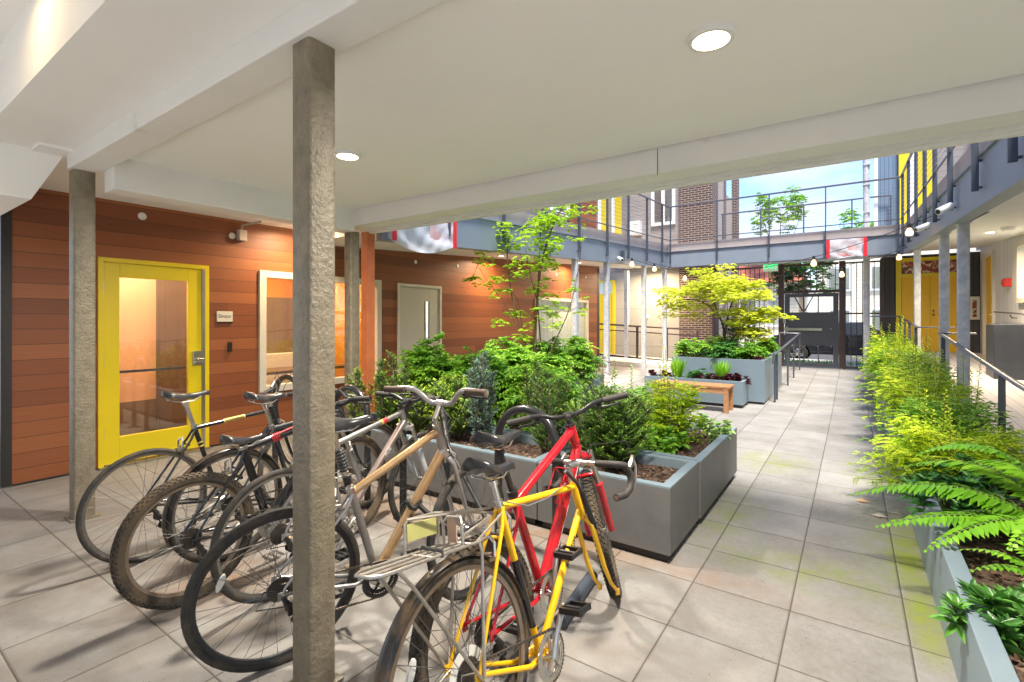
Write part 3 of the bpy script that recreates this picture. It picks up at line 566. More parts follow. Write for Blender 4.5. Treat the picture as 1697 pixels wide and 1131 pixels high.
b = MB(); b.box(gx0+.02, gx0+.9, y0-.075, y0-.045, 1.20, 1.27); b.box(gx0+.05, gx0+.1, y0-.06, y0, 1.16, 1.30); b.box(gx0+.84, gx0+.88, y0-.06, y0, 1.2, 1.27); b.build('panic_bar', M_('steel'), q)
b = MB(); b.box(gx0-.02, gx0+.05, y0-.04, y0, 1.4, 1.58); b.build('lock_box', M_('steel'), q)
b = MB()
for x in (gx0+.2, gx0+.5, gx0+.8, gx0+1.1):
    for z in (.78, 1.25, 1.72): b.lathe([(0, -.012), (.012, -.01), (.014, 0)], 8, (x, y0-.004, z), 'y')
b.build('bolts', M_('steel'), q)
MB().box(gx0-.1, gx1+.1, YG-.1, YG+.1, .185, .205).build('threshold', M_('steel'), gt)
b = MB(); b.tube([(.3, 15.3, .19), (.3, 15.3, 3.0), (.29, 15.3, 6.2)], .065, 14); b.tube([(.36, 15.28, .2), (.36, 15.28, 6.0)], .014, 6)
for z in (4.2, 4.9, 5.4): b.box(.22, .38, 15.22, 15.38, z, z+.02)
b.solo('utility_pole', M_('pale_column'), 'weathered white pole with a thin conduit rising past the right end of the footbridge', 'pole', smooth=True)

# ---------------------------------------------------------------- far right corner
dw = thing('corner_building', 'dark board wall with yellow entrance doors at the far right corner', 'building', (1.6, 16.1, 0))
b = MB(); b.box(.64, 2.9, 16.0, 16.3, 0, 3.13); b.build('wall', MATS['dark_vertical'], dw)
b = MB(); b.box(.58, 1.02, 16.61, 16.8, 3.4, 9); b.build('upper_wall', MATS['blue_vertical'], dw)
b = MB(); b.box(.50, .579, 16.58, 16.8, 3.4, 9); b.build('corner_board', M_('white_trim'), dw)
b = MB(); b.box(1.021, 1.25, 16.5, 16.8, 3.74, 9); b.build('yellow_panel', M_('yellow_paint'), dw); b = MB(); b.box(1.40, 1.70, 16.5, 16.8, 3.74, 9); b.build('yellow_panel', M_('yellow_paint'), dw)
b = MB(); b.box(1.25, 1.40, 16.48, 16.8, 3.74, 9); b.build('corner_board', M_('white_trim'), dw); b = MB(); b.box(1.70, 2.51, 16.5, 16.8, 3.74, 9); b.build('upper_wall', MATS['grey_horizontal'], dw)
b = MB(); b.box(.93, 1.04, 15.93, 16.0, .67, 3.06); b.box(2.2, 2.3, 15.93, 16.0, .67, 3.06); b.box(1.04, 2.2, 15.93, 16.0, 2.97, 3.06); b.box(1.04, 2.2, 15.94, 16.0, 2.58, 2.66); b.build('door_frame', M_('yellow_paint'), dw)
b = MB(); b.box(1.05, 1.6, 15.96, 15.99, .68, 2.58); q = b.build('door', M_('deep_yellow'), dw); b = MB(); b.box(1.605, 2.19, 15.96, 15.99, .68, 2.58); b.build('door', M_('deep_yellow'), dw)
b = MB(); b.lathe([(0, -.05), (.02, -.045), (.02, 0)], 10, (1.66, 15.96, 1.72), 'y'); b.lathe([(0, -.05), (.025, -.045), (.02, 0)], 10, (1.66, 15.96, 1.62), 'y'); b.build('knob', M_('dark_steel'), q)
def posterm(name):
    m = bpy.data.materials.new(name); m.use_nodes = True; nt = m.node_tree; p = nt.nodes['Principled BSDF']; tcx = N(nt, 'ShaderNodeTexCoord'); v = N(nt, 'ShaderNodeTexNoise', Scale=4.0, Detail=1.5, Distortion=1.2)
    nt.links.new(tcx.outputs['Object'], v.inputs['Vector']); cr = N(nt, 'ShaderNodeValToRGB'); cr.color_ramp.interpolation = 'CONSTANT'; e = cr.color_ramp.elements
    e[0].color = (.25, .05, .04, 1); e[1].position = .6; e[1].color = (.45, .10, .05, 1); x = e.new(.47); x.color = (.62, .48, .30, 1); x = e.new(.54); x.color = (.12, .05, .05, 1)
    nt.links.new(v.outputs[0], cr.inputs[0]); nt.links.new(cr.outputs[0], p.inputs['Base Color']); MATS[name] = m; return m
posterm('transom_print')
for i in range(4): MB().box(1.06+.285*i, 1.06+.285*i+.27, 15.965, 15.985, 2.67, 2.96).build('transom_panel', MATS['transom_print'], dw)
rb = thing('apartment_building', 'white board-sided building with ramp along the right side', 'building', (2.6, 9, 0))
b = MB(); wallX(b, 2.52, 2.75, 1.0, 15.99, 0, 3.2, [(10.6, 12.6, 1.8, 2.9), (14.5, 15.5, .66, 3.0)]); b.build('wall', MATS['white_vertical'], rb)
b = MB(); wallX(b, 2.52, 2.75, 3.8, 16.49, 3.2, 6.6, [(5.2, 6.4, 4.3, 5.6), (10.2, 11.2, 4.3, 5.6)]); b.build('upper_wall', MATS['white_vertical'], rb)
b = MB(); frameX(b, 2.46, 2.6, 10.6, 12.6, 1.8, 2.9, .09); q = b.build('window', M_('cream_paint'), rb); MB().box(2.55, 2.56, 10.69, 12.51, 1.89, 2.81).build('pane', M_('window_glass'), q)
b = MB(); frameX(b, 2.47, 2.6, 14.5, 15.5, .66, 3.0, .1, 0, False); b.build('door_frame', M_('cream_paint'), rb); q = MB().box(2.53, 2.58, 14.6, 15.4, .67, 2.9).build('door', M_('deep_yellow'), rb)
b = MB(); b.tube([(2.53, 14.7, 1.6), (2.48, 14.7, 1.6), (2.48, 14.82, 1.6)], .012); b.build('handle', M_('steel'), q)
for (y, z0, z1) in ((5.2, 4.3, 5.6), (10.2, 4.3, 5.6)):
    w_ = 1.2 if y < 6 else 1.0
    b = MB(); frameX(b, 2.47, 2.6, y, y+w_, z0, z1, .09); q = b.build('window', M_('white_trim'), rb); MB().box(2.54, 2.55, y, y+w_, z0, z1).build('pane', M_('window_glass'), q)
# ramp on the right
b = MB()
def zr(y): return .10+.049*(y-3.5)
for (y0, y1) in ((2, 15.9),): b.hexa([(1.045, y0, -.02), (2.519, y0, -.02), (2.519, y1, -.02), (1.045, y1, -.02), (1.045, y0, zr(y0)), (2.519, y0, zr(y0)), (2.519, y1, zr(y1)), (1.045, y1, zr(y1))])
structure(b, 'ramp', MATS['deck_boards'])
def pathrail(label, pts, posts, zlow, name='handrail', cat='railing', wid=.028, group=None):
    t = thing(name, label, cat, pts[0][:2]+(zlow(pts[0][1]),), group); b = MB(); b.tube(pts, wid, 8, flat=.5, up=(0, 0, 1)); b.build('top_rail', M_('rail_steel'), t, smooth=True)
    for (x, y, z) in posts: MB().box(x-.022, x+.022, y-.012, y+.012, zlow(y), z-.005).build('post', M_('dark_steel'), t)
    return t
pathrail('near sloping steel handrail rising along the ramp on the right', [(1.04, 2.2, .86), (1.04, 5.2, 1.0), (1.04, 9.35, 1.30), (1.45, 9.5, 1.30)], [(1.03, y, .999+.0723*(y-5.2)) for y in (3.0, 5.7, 8.9)], zr)
t = pathrail('far handrail with short posts in front of the wide yellow door', [(.35, 15.3, 1.58), (.97, 15.2, 1.58), (.99, 11.6, 1.36), (1.5, 11.6, 1.36)], [(.97, y, 1.36+.0611*(y-11.6)) for y in (11.65, 12.9, 14.1, 15.2)], zr)
b = MB(); b.tube([(2.42, 9.5, 1.3), (2.42, 12.0, 1.60), (2.42, 14.0, 1.66)], .024, 8, flat=.6); [b.tube([(2.42, y, zz-.02), (2.45, y, zz-.08), (2.52, y, zz-.08)], .01, 6) for y, zz in ((10.4, 1.40), (11.6, 1.55), (12.8, 1.61))]
b.solo('wall_handrail', M_('rail_steel'), 'steel handrail bracketed to the white board wall', 'handrail', smooth=True)
# ramp railing in front of the recess
rr = thing('cable_railing', 'ramp railing with horizontal cables in front of the beige recess wall', 'railing', (-5.4, 14.9, .2))
za, zc = (-6.9, 1.36), (-3.7, 1.20)
def lin(x, dz): return za[1]+(zc[1]-za[1])*(x-za[0])/(zc[0]-za[0])+dz
for dz, r in ((0, .028), (-.18, .018), (-1.0, .028)): MB().tube([(-6.9, 14.9, lin(-6.9, dz)), (-3.7, 14.9, lin(-3.7, dz))], r, 6).build('rail', M_('fence_brown'), rr)
b = MB(); [b.tube([(-6.9, 14.9, lin(-6.9, -.24-.08*i)), (-3.7, 14.9, lin(-3.7, -.24-.08*i))], .0035, 4) for i in range(9)]; o = b.build('cables', M_('cable'), rr)
for x in (-6.6, -5.55, -4.62, -3.72): MB().box(x-.03, x+.03, 14.87, 14.93, .1, lin(x, -.03)).build('post', M_('fence_brown'), rr)
b = MB(); b.hexa([(-8, 13.6, 0), (-3.7, 13.6, 0), (-3.7, 15.79, 0), (-8, 15.79, 0), (-8, 13.6, .36), (-3.7, 13.6, .21), (-3.7, 15.79, .21), (-8, 15.79, .36)]); structure(b, 'entrance_ramp', M_('grey_concrete'))
b = MB(); b.box(-6.19, -4.3, 8.2, 13.55, .0, .06); structure(b, 'side_path', M_('grey_concrete'))
# walkway rail next to the tall planter
t = thing('walkway_handrail', 'short dark handrail beside the tall blue planter near the gate', 'railing', (-1.13, 12, 0))
b = MB(); b.tube([(-1.15, 9.75, .72), (-1.13, 9.75, .88), (-1.13, 10.1, .89), (-1.13, 15.0, 1.14), (-1.6, 15.0, 1.14), (-1.6, 14.9, .8)], .022, 8); b.build('top_rail', M_('rail_steel'), t, smooth=True)
for y in (9.85, 10.15, 12, 13.3, 14.9): MB().box(-1.145, -1.115, y-.02, y+.02, gz(y), .88+.05*(y-9.8)).build('post', M_('dark_steel'), t)

# ---------------------------------------------------------------- planters
MULCH = []
def planter(x0, x1, y0, y1, z1, label, m='planter_metal', t=.06, z0=.055, zs=None, group='metal planters', base=True, mulch=True):
    r = thing('planter', label, 'planter', ((x0+x1)/2, (y0+y1)/2, 0), group); b = MB()
    b.box(x0, x1, y0, y0+.012, z0, z1-.012); b.box(x0, x1, y1-.012, y1, z0, z1-.012); b.box(x0, x0+.012, y0+.012, y1-.012, z0, z1-.012); b.box(x1-.012, x1, y0+.012, y1-.012, z0, z1-.012)
    b.build('box', M_(m), r, bevel=.002)
    b = MB(); b.add([(x0, y0, z1-.012), (x1, y0, z1-.012), (x1, y1, z1-.012), (x0, y1, z1-.012), (x0, y0, z1), (x1, y0, z1), (x1, y1, z1), (x0, y1, z1),
        (x0+t, y0+t, z1-.2), (x1-t, y0+t, z1-.2), (x1-t, y1-t, z1-.2), (x0+t, y1-t, z1-.2), (x0+t, y0+t, z1), (x1-t, y0+t, z1), (x1-t, y1-t, z1), (x0+t, y1-t, z1)],
        [(0, 1, 5, 4), (1, 2, 6, 5), (2, 3, 7, 6), (3, 0, 4, 7), (4, 5, 13, 12), (5, 6, 14, 13), (6, 7, 15, 14), (7, 4, 12, 15), (13, 9, 8, 12), (14, 10, 9, 13), (15, 11, 10, 14), (12, 8, 11, 15)])
    b.build('rim', M_('planter_blue'), r)
    zs = zs or z1-.075; nx = max(6, int((x1-x0)/.06)); ny = max(6, int((y1-y0)/.06)); vs = []
    for j in range(ny+1):
        for i in range(nx+1): vs.append((x0+t-.01+(x1-x0-2*t+.02)*i/nx, y0+t-.01+(y1-y0-2*t+.02)*j/ny, zs+random.uniform(-.012, .012)))
    MB().add(vs, [(j*(nx+1)+i, j*(nx+1)+i+1, (j+1)*(nx+1)+i+1, (j+1)*(nx+1)+i) for j in range(ny) for i in range(nx)]).build('soil', M_('soil'), r, smooth=True)
    if mulch:
        n = int((x1-x0)*(y1-y0)*1500); P = np.stack([RNG.uniform(x0+t, x1-t, n), RNG.uniform(y0+t, y1-t, n), np.full(n, zs+.006)+RNG.uniform(0, .012, n)], 1); a_ = RNG.uniform(0, 6.28, n)
        MULCH.append((P, np.stack([np.cos(a_), np.sin(a_), RNG.uniform(-.25, .3, n)], 1), RNG.uniform(.012, .04, n), r))
    if base: MB().box(x0+.03, x1-.03, y0+.03, y1-.03, .0, z0+.01).build('plinth', M_('black_trim'), r)
planter(-1.86, -.91, 3.0, 3.68, .475, 'grey metal planter at the front corner beside the walkway, holding a dark yew')
planter(-4.35, -1.87, 3.0, 3.68, .475, 'long grey metal planter directly behind the bicycles')
planter(-2.2, -.90, 3.70, 5.05, .475, 'grey metal planter behind the front corner one, holding the golden shrub')
planter(-4.35, -2.21, 3.70, 5.05, .475, 'metal planter of leafy shrubs behind the long front planter')
planter(-4.35, -3.76, 5.4, 8.4, .49, 'long blue planter of leafy shrubs and the vine maple along the left columns', 'planter_blue')
planter(-3.2, -1.50, 8.97, 9.48, .45, 'low blue planter of purple leaves behind the bench', 'planter_blue')
planter(-2.85, -1.25, 9.49, 12.05, .79, 'tall blue planter holding the golden Japanese maple', 'planter_blue')
# right hand planting strip: long trough
r = thing('planting_trough', 'long low grey trough edging the right side of the walkway', 'planter', (.67, 8, 0))
b = MB()
for (x0, x1) in ((.36, .432), (.93, .985)):
    b.hexa([(x0, 1.0, 0), (x1, 1.0, 0), (x1, 14.2, 0), (x0, 14.2, 0), (x0, 1.0, .36), (x1, 1.0, .36), (x1, 14.2, .50), (x0, 14.2, .50)])
b.box(.432, .93, 1.0, 1.06, 0, .36); b.build('box', M_('planter_blue'), r, bevel=.004)
vs = []; nx, ny = 9, 180
for j in range(ny+1):
    for i in range(nx+1): vs.append((.43+.505*i/nx, 1.05+13.1*j/ny, .27+.14*j/ny+random.uniform(-.014, .014)))
MB().add(vs, [(j*(nx+1)+i, j*(nx+1)+i+1, (j+1)*(nx+1)+i+1, (j+1)*(nx+1)+i) for j in range(ny) for i in range(nx)]).build('soil', M_('soil'), r, smooth=True)
# ---------------------------------------------------------------- bench
bn = thing('bench', 'small wooden slatted bench in front of the low blue planter', 'bench', (-2.2, 8.55, 0))
b = MB(); [b.box(-2.85, -1.6, 8.36+.085*i, 8.36+.085*i+.075, .395, .425) for i in range(5)]; b.build('seat', M_('wood_bench'), bn, bevel=.003)
b = MB(); b.box(-2.80, -1.65, 8.375, 8.40, .31, .394); b.box(-2.80, -1.65, 8.74, 8.765, .31, .394); b.build('apron', M_('wood_bench'), bn)
for x in (-2.83, -1.69):
    for y in (8.365, 8.71): MB().box(x, x+.07, y, y+.07, 0, .395).build('leg', M_('wood_bench'), bn, bevel=.003)

# ---------------------------------------------------------------- small fixtures
emis('lamp_glow', (1, .78, .5), 3.2); emis('bulb_glow', (1, .60, .25), .95)
def downlight(x, y, z, label, r=.095, power=16, surface=True, col=(1, .92, .80), cat='ceiling light', group='ceiling lights'):
    t = thing('ceiling_light', label, cat, (x, y, z), group); b = MB()
    h = .022 if surface else .004
    b.lathe([(r*.78, -h), (r*.97, -h), (r, -h*.6), (r, 0)], 32, (x, y, z)); b.build('trim_ring', M_('white_plastic'), t, smooth=True)
    b = MB(); b.lathe([(0, -h*.95), (r*.79, -h*.95)], 32, (x, y, z)); b.build('diffuser', M_('lamp_glow'), t)
    l = bpy.data.lights.new('lamp', 'AREA'); l.shape = 'DISK'; l.size = r*2.6; l.energy = power; l.color = col; l.spread = R_(165)
    o = bpy.data.objects.new('lamp', l); COL.objects.link(o); o.parent = t; o.location = (0, 0, -h-.008)
downlight(-.49, 2.18, 2.70, 'round surface ceiling light nearest the camera, above the yellow bicycle', power=26)
downlight(-3.0, 2.23, 2.70, 'round surface ceiling light just right of the near column', power=26)
downlight(-3.25, .42, 3.15, 'round ceiling light behind the dropped soffit', power=.5, surface=False, col=(1, .66, .28))
for y, p in ((3.62, 9), (7.9, 12), (11.3, 16)):
    downlight(-5.75, y, (2.72 if y < 3.8 else zb(y)+.10), {3.62: 'recessed downlight washing the cedar wall beside the big window', 7.9: 'recessed downlight above the cedar wall past the beige door', 11.3: 'recessed downlight above the far curtained window'}[y], .06, p, False, (1, .74, .45), group='wall downlights')
downlight(-5.2, 14.9, zb(14.9)+.10, 'recessed downlight in the soffit of the recess', .06, 40, False, (1, .78, .5), group='wall downlights')
downlight(1.9, 11.3, zb(11.3)+.10, 'recessed downlight under the right walkway', .07, 30, False, (1, .8, .55), group='wall downlights')
b = MB(); b.lathe([(0, -.06), (.06, -.055), (.085, -.03), (.09, 0)], 24, (1.95, 10.4, zb(10.4)+.10)); b.solo('smoke_detector', M_('white_plastic'), 'white smoke detector on the soffit by the right wall', 'smoke detector', smooth=True)
s = thing('room_sign', 'small cream Elevator sign right of the yellow door', 'sign', (-6.19, 2.86, 1.5))
MB().box(-6.2, -6.185, 2.77, 2.95, 1.475, 1.60).build('plate', M_('cream_paint'), s, bevel=.002); MB().box(-6.2, -6.183, 2.775, 2.945, 1.455, 1.475).build('strip', M_('dark_plastic'), s)
MX = Matrix.Translation((-6.1845, 2.86, 1.54)) @ Matrix.Rotation(R_(90), 4, 'Z') @ Matrix.Rotation(R_(90), 4, 'X')
text_part('Elevator', .062, M_('dark_plastic'), MX, s, sx=.72)
b = MB(); b.box(-6.2, -6.175, 2.895, 2.94, 1.11, 1.23); b.box(-6.175, -6.172, 2.905, 2.93, 1.19, 1.22); b.solo('door_reader', M_('dark_plastic'), 'small black card reader below the Elevator sign', 'card reader', bevel=.003)
for y, z in ((2.03, 2.60), (2.95, 2.52)):
    b = MB(); b.lathe([(.0, .012), (.028, .012), (.036, .008), (.04, 0)], 20, (-6.2, y, z), 'x'); b.solo('wall_sensor', M_('white_plastic'), 'round white sensor on the cedar wall above the yellow door' if y < 2.5 else 'round white sensor beside the grey junction box', 'sensor', smooth=True)
b = MB(); b.box(-6.2, -6.12, 3.0, 3.09, 2.47, 2.60); b.tube([(-6.16, 3.05, 2.6), (-6.16, 3.05, 2.66), (-6.0, 3.2, 2.71)], .012, 8); b.solo('junction_box', M_('slab_edge'), 'grey metal junction box high on the cedar wall left of the big window', 'junction box', bevel=.003)
for y in (6.0, 7.1, 10.9, 12.6):
    b = MB(); b.lathe([(0, .01), (.03, .01), (.035, 0)], 14, (-6.2, y, 2.50+.03*(y-6)), 'x')
    b.solo('wall_sensor', M_('white_plastic'), {6.0: 'round white vent cap above the beige door', 7.1: 'round white vent cap on the cedar wall right of the beige door', 10.9: 'round white vent cap above the curtained window', 12.6: 'round white vent cap near the end of the cedar wall'}[y], 'vent', smooth=True)
# exit sign
s = thing('exit_sign', 'green EXIT sign hanging under the footbridge', 'sign', (-1.78, 14.9, 2.95))
mat('exit_face', (.26, .33, .22), .5); emis('exit_green', (.0, .6, .12), .6)
MB().box(-1.95, -1.6, 14.58, 14.63, 2.78, 2.99).build('housing', M_('exit_face'), s); b = MB(); b.box(-1.8, -1.75, 14.6, 14.62, 2.99, 3.05); b.build('bracket', M_('steel'), s)
text_part('EXIT', .17, M_('exit_green'), Matrix.Translation((-1.775, 14.578, 2.90)) @ Matrix.Rotation(R_(90), 4, 'X'), s)
# security cameras
def seccam(x, y, z, dirv, label):
    t = thing('security_camera', label, 'camera', (x, y, z)); d = Vector(dirv).normalized(); p = Vector((x, y, z))
    MB().tube([p, p+Vector((-.05 if x > 0 else .05, 0, 0)), p+d*.1], .014, 8).build('bracket', M_('white_plastic'), t, smooth=True)
    c = p+d*.12; MB().tube([c-d*.06, c-d*.05, c+d*.12, c+d*.13], [.03, .042, .042, .036], 14).build('body', M_('white_plastic'), t, smooth=True)
    MB().cyl(c+d*.131, c+d*.133, .028, 12).build('lens', M_('dark_plastic'), t)
seccam(.98, 7.5, 2.83, (-.6, -.5, -.35), 'white bullet camera on the right walkway fascia, nearest')
seccam(.98, 9.3, 2.90, (-.7, -.3, -.3), 'white floodlight camera beside the bullet camera on the right fascia')
seccam(-4.48, 10.75, 2.95, (.6, -.5, -.3), 'white camera on the left walkway fascia above the peeling columns')
b = MB(); b.box(-4.47, -4.40, 10.9, 11.0, 2.88, 3.12); b.solo('floodlight', M_('dark_steel'), 'small tilted floodlight on the left fascia', 'floodlight')
mat('alarm_bright', (.5, .02, .02), .4)
b = MB(); b.box(2.42, 2.52, 13.2, 13.38, 2.14, 2.3); b.box(2.40, 2.42, 13.23, 13.35, 2.17, 2.27); b.solo('fire_alarm', M_('alarm_bright'), 'red fire alarm strobe on the white board wall', 'fire alarm', bevel=.008)
s = thing('fire_extinguisher_cabinet', 'cream extinguisher cabinet on the dark wall below the right walkway', 'cabinet', (2.2, 15.98, 1.55))
b = MB(); [b.box(x, x+.05, 15.92, 16.0, 1.52, 2.02) for x in (2.32, 2.43)] ; b = MB(); b.box(2.31, 2.37, 15.92, 16, 1.5, 2.05); b.box(2.45, 2.50, 15.92, 16, 1.5, 2.05); b.box(2.37, 2.45, 15.92, 16, 1.5, 1.56); b.box(2.37, 2.45, 15.92, 16, 1.97, 2.05); b.build('frame', M_('cream_paint'), s)
MB().box(2.37, 2.45, 15.95, 15.96, 1.56, 1.97).build('pane', MATS['transom_print'], s)
b = MB(); b.box(1.98, 2.5, 11.5, 12.1, zr(11.5)-.02, 1.42); b.solo('storage_bin', M_('dark_steel'), 'dark square bin standing on the ramp against the white wall', 'bin', bevel=.01)
# string lights
def cat(p, q, sag, n=24):
    p, q = Vector(p), Vector(q); return [p+(q-p)*(i/n)-Vector((0, 0, sag*4*(i/n)*(1-i/n))) for i in range(n+1)]
st = thing('string_light_cable', 'dark string light cable sagging across the courtyard under the footbridge', 'cable', (-1.7, 13, 2.6))
MB().tube(cat((XL+.07, 11.6, 3.0), (XR-.07, 13.4, 3.05), .55), .006, 5).build('wire', M_('black_metal'), st)
MB().tube(cat((XL+.07, 12.7, 3.05), (XR-.07, 9.2, 3.0), .5), .006, 5).build('wire', M_('black_metal'), st)
MB().tube([(1.0, 9.2, 2.95), (1.15, 8.3, 2.70), (1.5, 7.6, 2.85), (2.1, 6.8, 2.84), (2.5, 6.0, 2.8)], .012, 6).build('wire', M_('rail_steel'), st)
def bulb(x, y, z, label, s=1.0):
    t = thing('light_bulb', label, 'light bulb', (x, y, z), 'string light bulbs'); b = MB()
    b.lathe([(.0, .0), (.017*s, 0), (.02*s, -.01), (.02*s, -.07), (.016*s, -.075)], 12, (x, y, z)); b.build('socket', M_('black_metal'), t, smooth=True)
    b = MB(); b.lathe([(.016*s, -.075), (.024*s, -.10), (.037*s, -.135), (.040*s, -.16), (.03*s, -.19), (.0, -.20)], 14, (x, y, z)); b.build('globe', M_('bulb_glow'), t, smooth=True)
for (x, y, z, l, s_) in ((.75, 10.0, 3.03, 'largest glowing bulb, hanging left of the right walkway', 1.35), (.82, 13.2, 2.96, 'bulb hanging just left of the wide yellow door', 1.2), (-.6, 11.0, 2.72, 'glowing bulb hanging in front of the gate fence', 1.25), (-.18, 12.8, 2.62, 'bulb hanging between gate and white pole', 1.2),
    (-4.3, 12.8, 2.98, 'glowing bulb between the two peeling columns', 1.4), (-4.42, 11.5, 3.0, 'bulb at the left end of the string by the fascia camera', 1.3), (-3.4, 12.4, 2.66, 'bulb hanging above the Japanese maple', 1.2)):
    bulb(x, y, z, l, s_)
# plastic-wrapped frames with red tape
mat('red_tape', (.72, .02, .03), .4, var=.1)
def film(name):
    m = bpy.data.materials.new(name); m.use_nodes = True; nt = m.node_tree; p = nt.nodes['Principled BSDF']; p.inputs['Base Color'].default_value = (.75, .78, .82, 1); p.inputs['Roughness'].default_value = .2
    t = N(nt, 'ShaderNodeBsdfTransparent'); mx = N(nt, 'ShaderNodeMixShader'); mx.inputs[0].default_value = .62; nt.links.new(t.outputs[0], mx.inputs[1]); nt.links.new(p.outputs[0], mx.inputs[2]); nt.links.new(mx.outputs[0], nt.nodes['Material Output'].inputs[0]); MATS[name] = m
film('plastic_film')
mat('faded_banner', (.6, .14, .13), .6, var=.3, scale=3, col2=(.75, .62, .6))
def wrapped(label, o, ex, w, h, sagf, name='wrapped_banner', tapes=(0, 1), banner=(0, 1)):
    t = thing(name, label, 'plastic sheet', o); o = Vector(o); ex = Vector(ex).normalized(); nrm = ex.cross(Vector((0, 0, 1))); b = MB(); nx, nz = 40, 12; vs = []
    for j in range(nz+1):
        for i in range(nx+1):
            u_, v_ = i/nx, j/nz; hh = h*(1+sagf(u_)*1.0)
            vs.append(o+ex*(w*u_)-Vector((0, 0, hh*v_))+nrm*(.03+.02*math.sin(5*u_+3*v_)+.010*math.sin(11*u_-9*v_*v_)+.004*math.sin(17*u_+23*v_*u_)))
    b.add(vs, [(j*(nx+1)+i, j*(nx+1)+i+1, (j+1)*(nx+1)+i+1, (j+1)*(nx+1)+i) for j in range(nz) for i in range(nx)]); b.build('plastic_sheet', M_('plastic_film'), t, smooth=True)
    for u_ in tapes:
        b = MB(); p = o+ex*(w*u_)+nrm*.075; q = ex*(.07 if u_ < .5 else -.07); b.add([p, p+q, p+q-Vector((0, 0, h)), p-Vector((0, 0, h)), p+nrm*.004, p+q+nrm*.004, p+q+nrm*.004-Vector((0, 0, h)), p+nrm*.004-Vector((0, 0, h))], [(0, 1, 2, 3), (7, 6, 5, 4), (0, 4, 5, 1), (2, 6, 7, 3), (1, 5, 6, 2), (0, 3, 7, 4)]); b.build('tape', M_('red_tape'), t)
    p = o+ex*(w*banner[0])+nrm*.008; q = ex*(w*(banner[1]-banner[0])); dz = Vector((0, 0, h*.93)); MB().add([p, p+q, p+q-dz, p-dz, p+nrm*.004, p+q+nrm*.004, p+q+nrm*.004-dz, p+nrm*.004-dz], [(0, 1, 2, 3), (7, 6, 5, 4), (0, 4, 5, 1), (2, 6, 7, 3), (1, 5, 6, 2), (0, 3, 7, 4)]).build('banner', M_('faded_banner'), t)
wrapped('red framed banner wrapped in plastic on the footbridge fascia', (-.52, YB-.09, zB(.43)), (1, 0, 0), .82, .46, lambda u_: .03*math.sin(u_*7), name='wrapped_banner')
wrapped('long banner wrapped in sagging clear plastic on the left walkway above the orange post', (XL+.09, 3.85, 2.86), (0, 1, .03), 1.15, .44, lambda u_: .30*math.sin(math.pi*u_)-.08, name='wrapped_banner', tapes=(.02, 1), banner=(.62, .97))
# ================================================================ bicycles
mat('tyre_rubber', (.022, .021, .019), .75, var=.3, scale=25, bump=.2, dirt=(.09, .065, .04), dscale=9, dpos=(.45, .75))
mat('knobby_rubber', (.04, .034, .027), .9, var=.4, scale=30, bump=.4, dirt=(.13, .09, .05), dscale=7, dpos=(.42, .7))
mat('rim_silver', (.30, .29, .27), .35, metal=.9, var=.15, scale=9)
mat('rim_black', (.03, .03, .032), .35, var=.2)
mat('rim_brown', (.28, .22, .16), .4, metal=.6, var=.2, scale=9)
mat('spoke_steel', (.13, .125, .12), .4, metal=.7, var=.1)
mat('leather_black', (.022, .021, .022), .3, var=.25, scale=20, bump=.15, bscale=200)
mat('grip_rubber', (.03, .025, .022), .7, var=.2, bump=.3, bscale=200)
mat('grip_brown', (.08, .05, .035), .75, var=.2)
mat('chain_steel', (.13, .11, .09), .45, metal=.7, var=.3, scale=80)
mat('alloy', (.60, .58, .54), .3, metal=1, var=.12, scale=20)
mat('frame_black', (.015, .015, .018), .22, var=.2, coat=.5)
mat('frame_dark', (.03, .035, .04), .25, var=.2, coat=.5)
mat('frame_gold', (.62, .40, .20), .34, metal=.75, var=.15, scale=14, dirt=(.22, .13, .07), dscale=18, dpos=(.6, .75))
mat('frame_silver', (.42, .41, .40), .3, metal=.8, var=.12, scale=9)
mat('frame_bronze', (.34, .27, .24), .35, metal=.6, var=.12)
mat('frame_red', (.48, .006, .016), .22, var=.12, coat=.6, dirt=(.3, .01, .02), dscale=9)
mat('frame_yellow', (.86, .47, .004), .3, var=.06, coat=.5, scale=8, dirt=(.45, .22, .02), dscale=14, dpos=(.66, .74))
mat('rack_tube', (.46, .42, .37), .35, metal=.8, var=.15, scale=20, dirt=(.30, .20, .12), dscale=14, dpos=(.55, .7))
mat('fender_black', (.02, .018, .016), .3, var=.3, dirt=(.12, .075, .035), dscale=8, dpos=(.45, .65))
mat('reflector_clear', (.7, .68, .6), .2); mat('reflector_olive', (.42, .40, .14), .5); mat('reflector_tan', (.42, .28, .2), .5)
mat('red_strap', (.55, .02, .03), .6); mat('green_tape', (.02, .35, .22), .5); mat('sticker_gold', (.55, .38, .08), .4)
mat('hoop_black', (.016, .016, .017), .28, var=.25, coat=.3, scale=12)

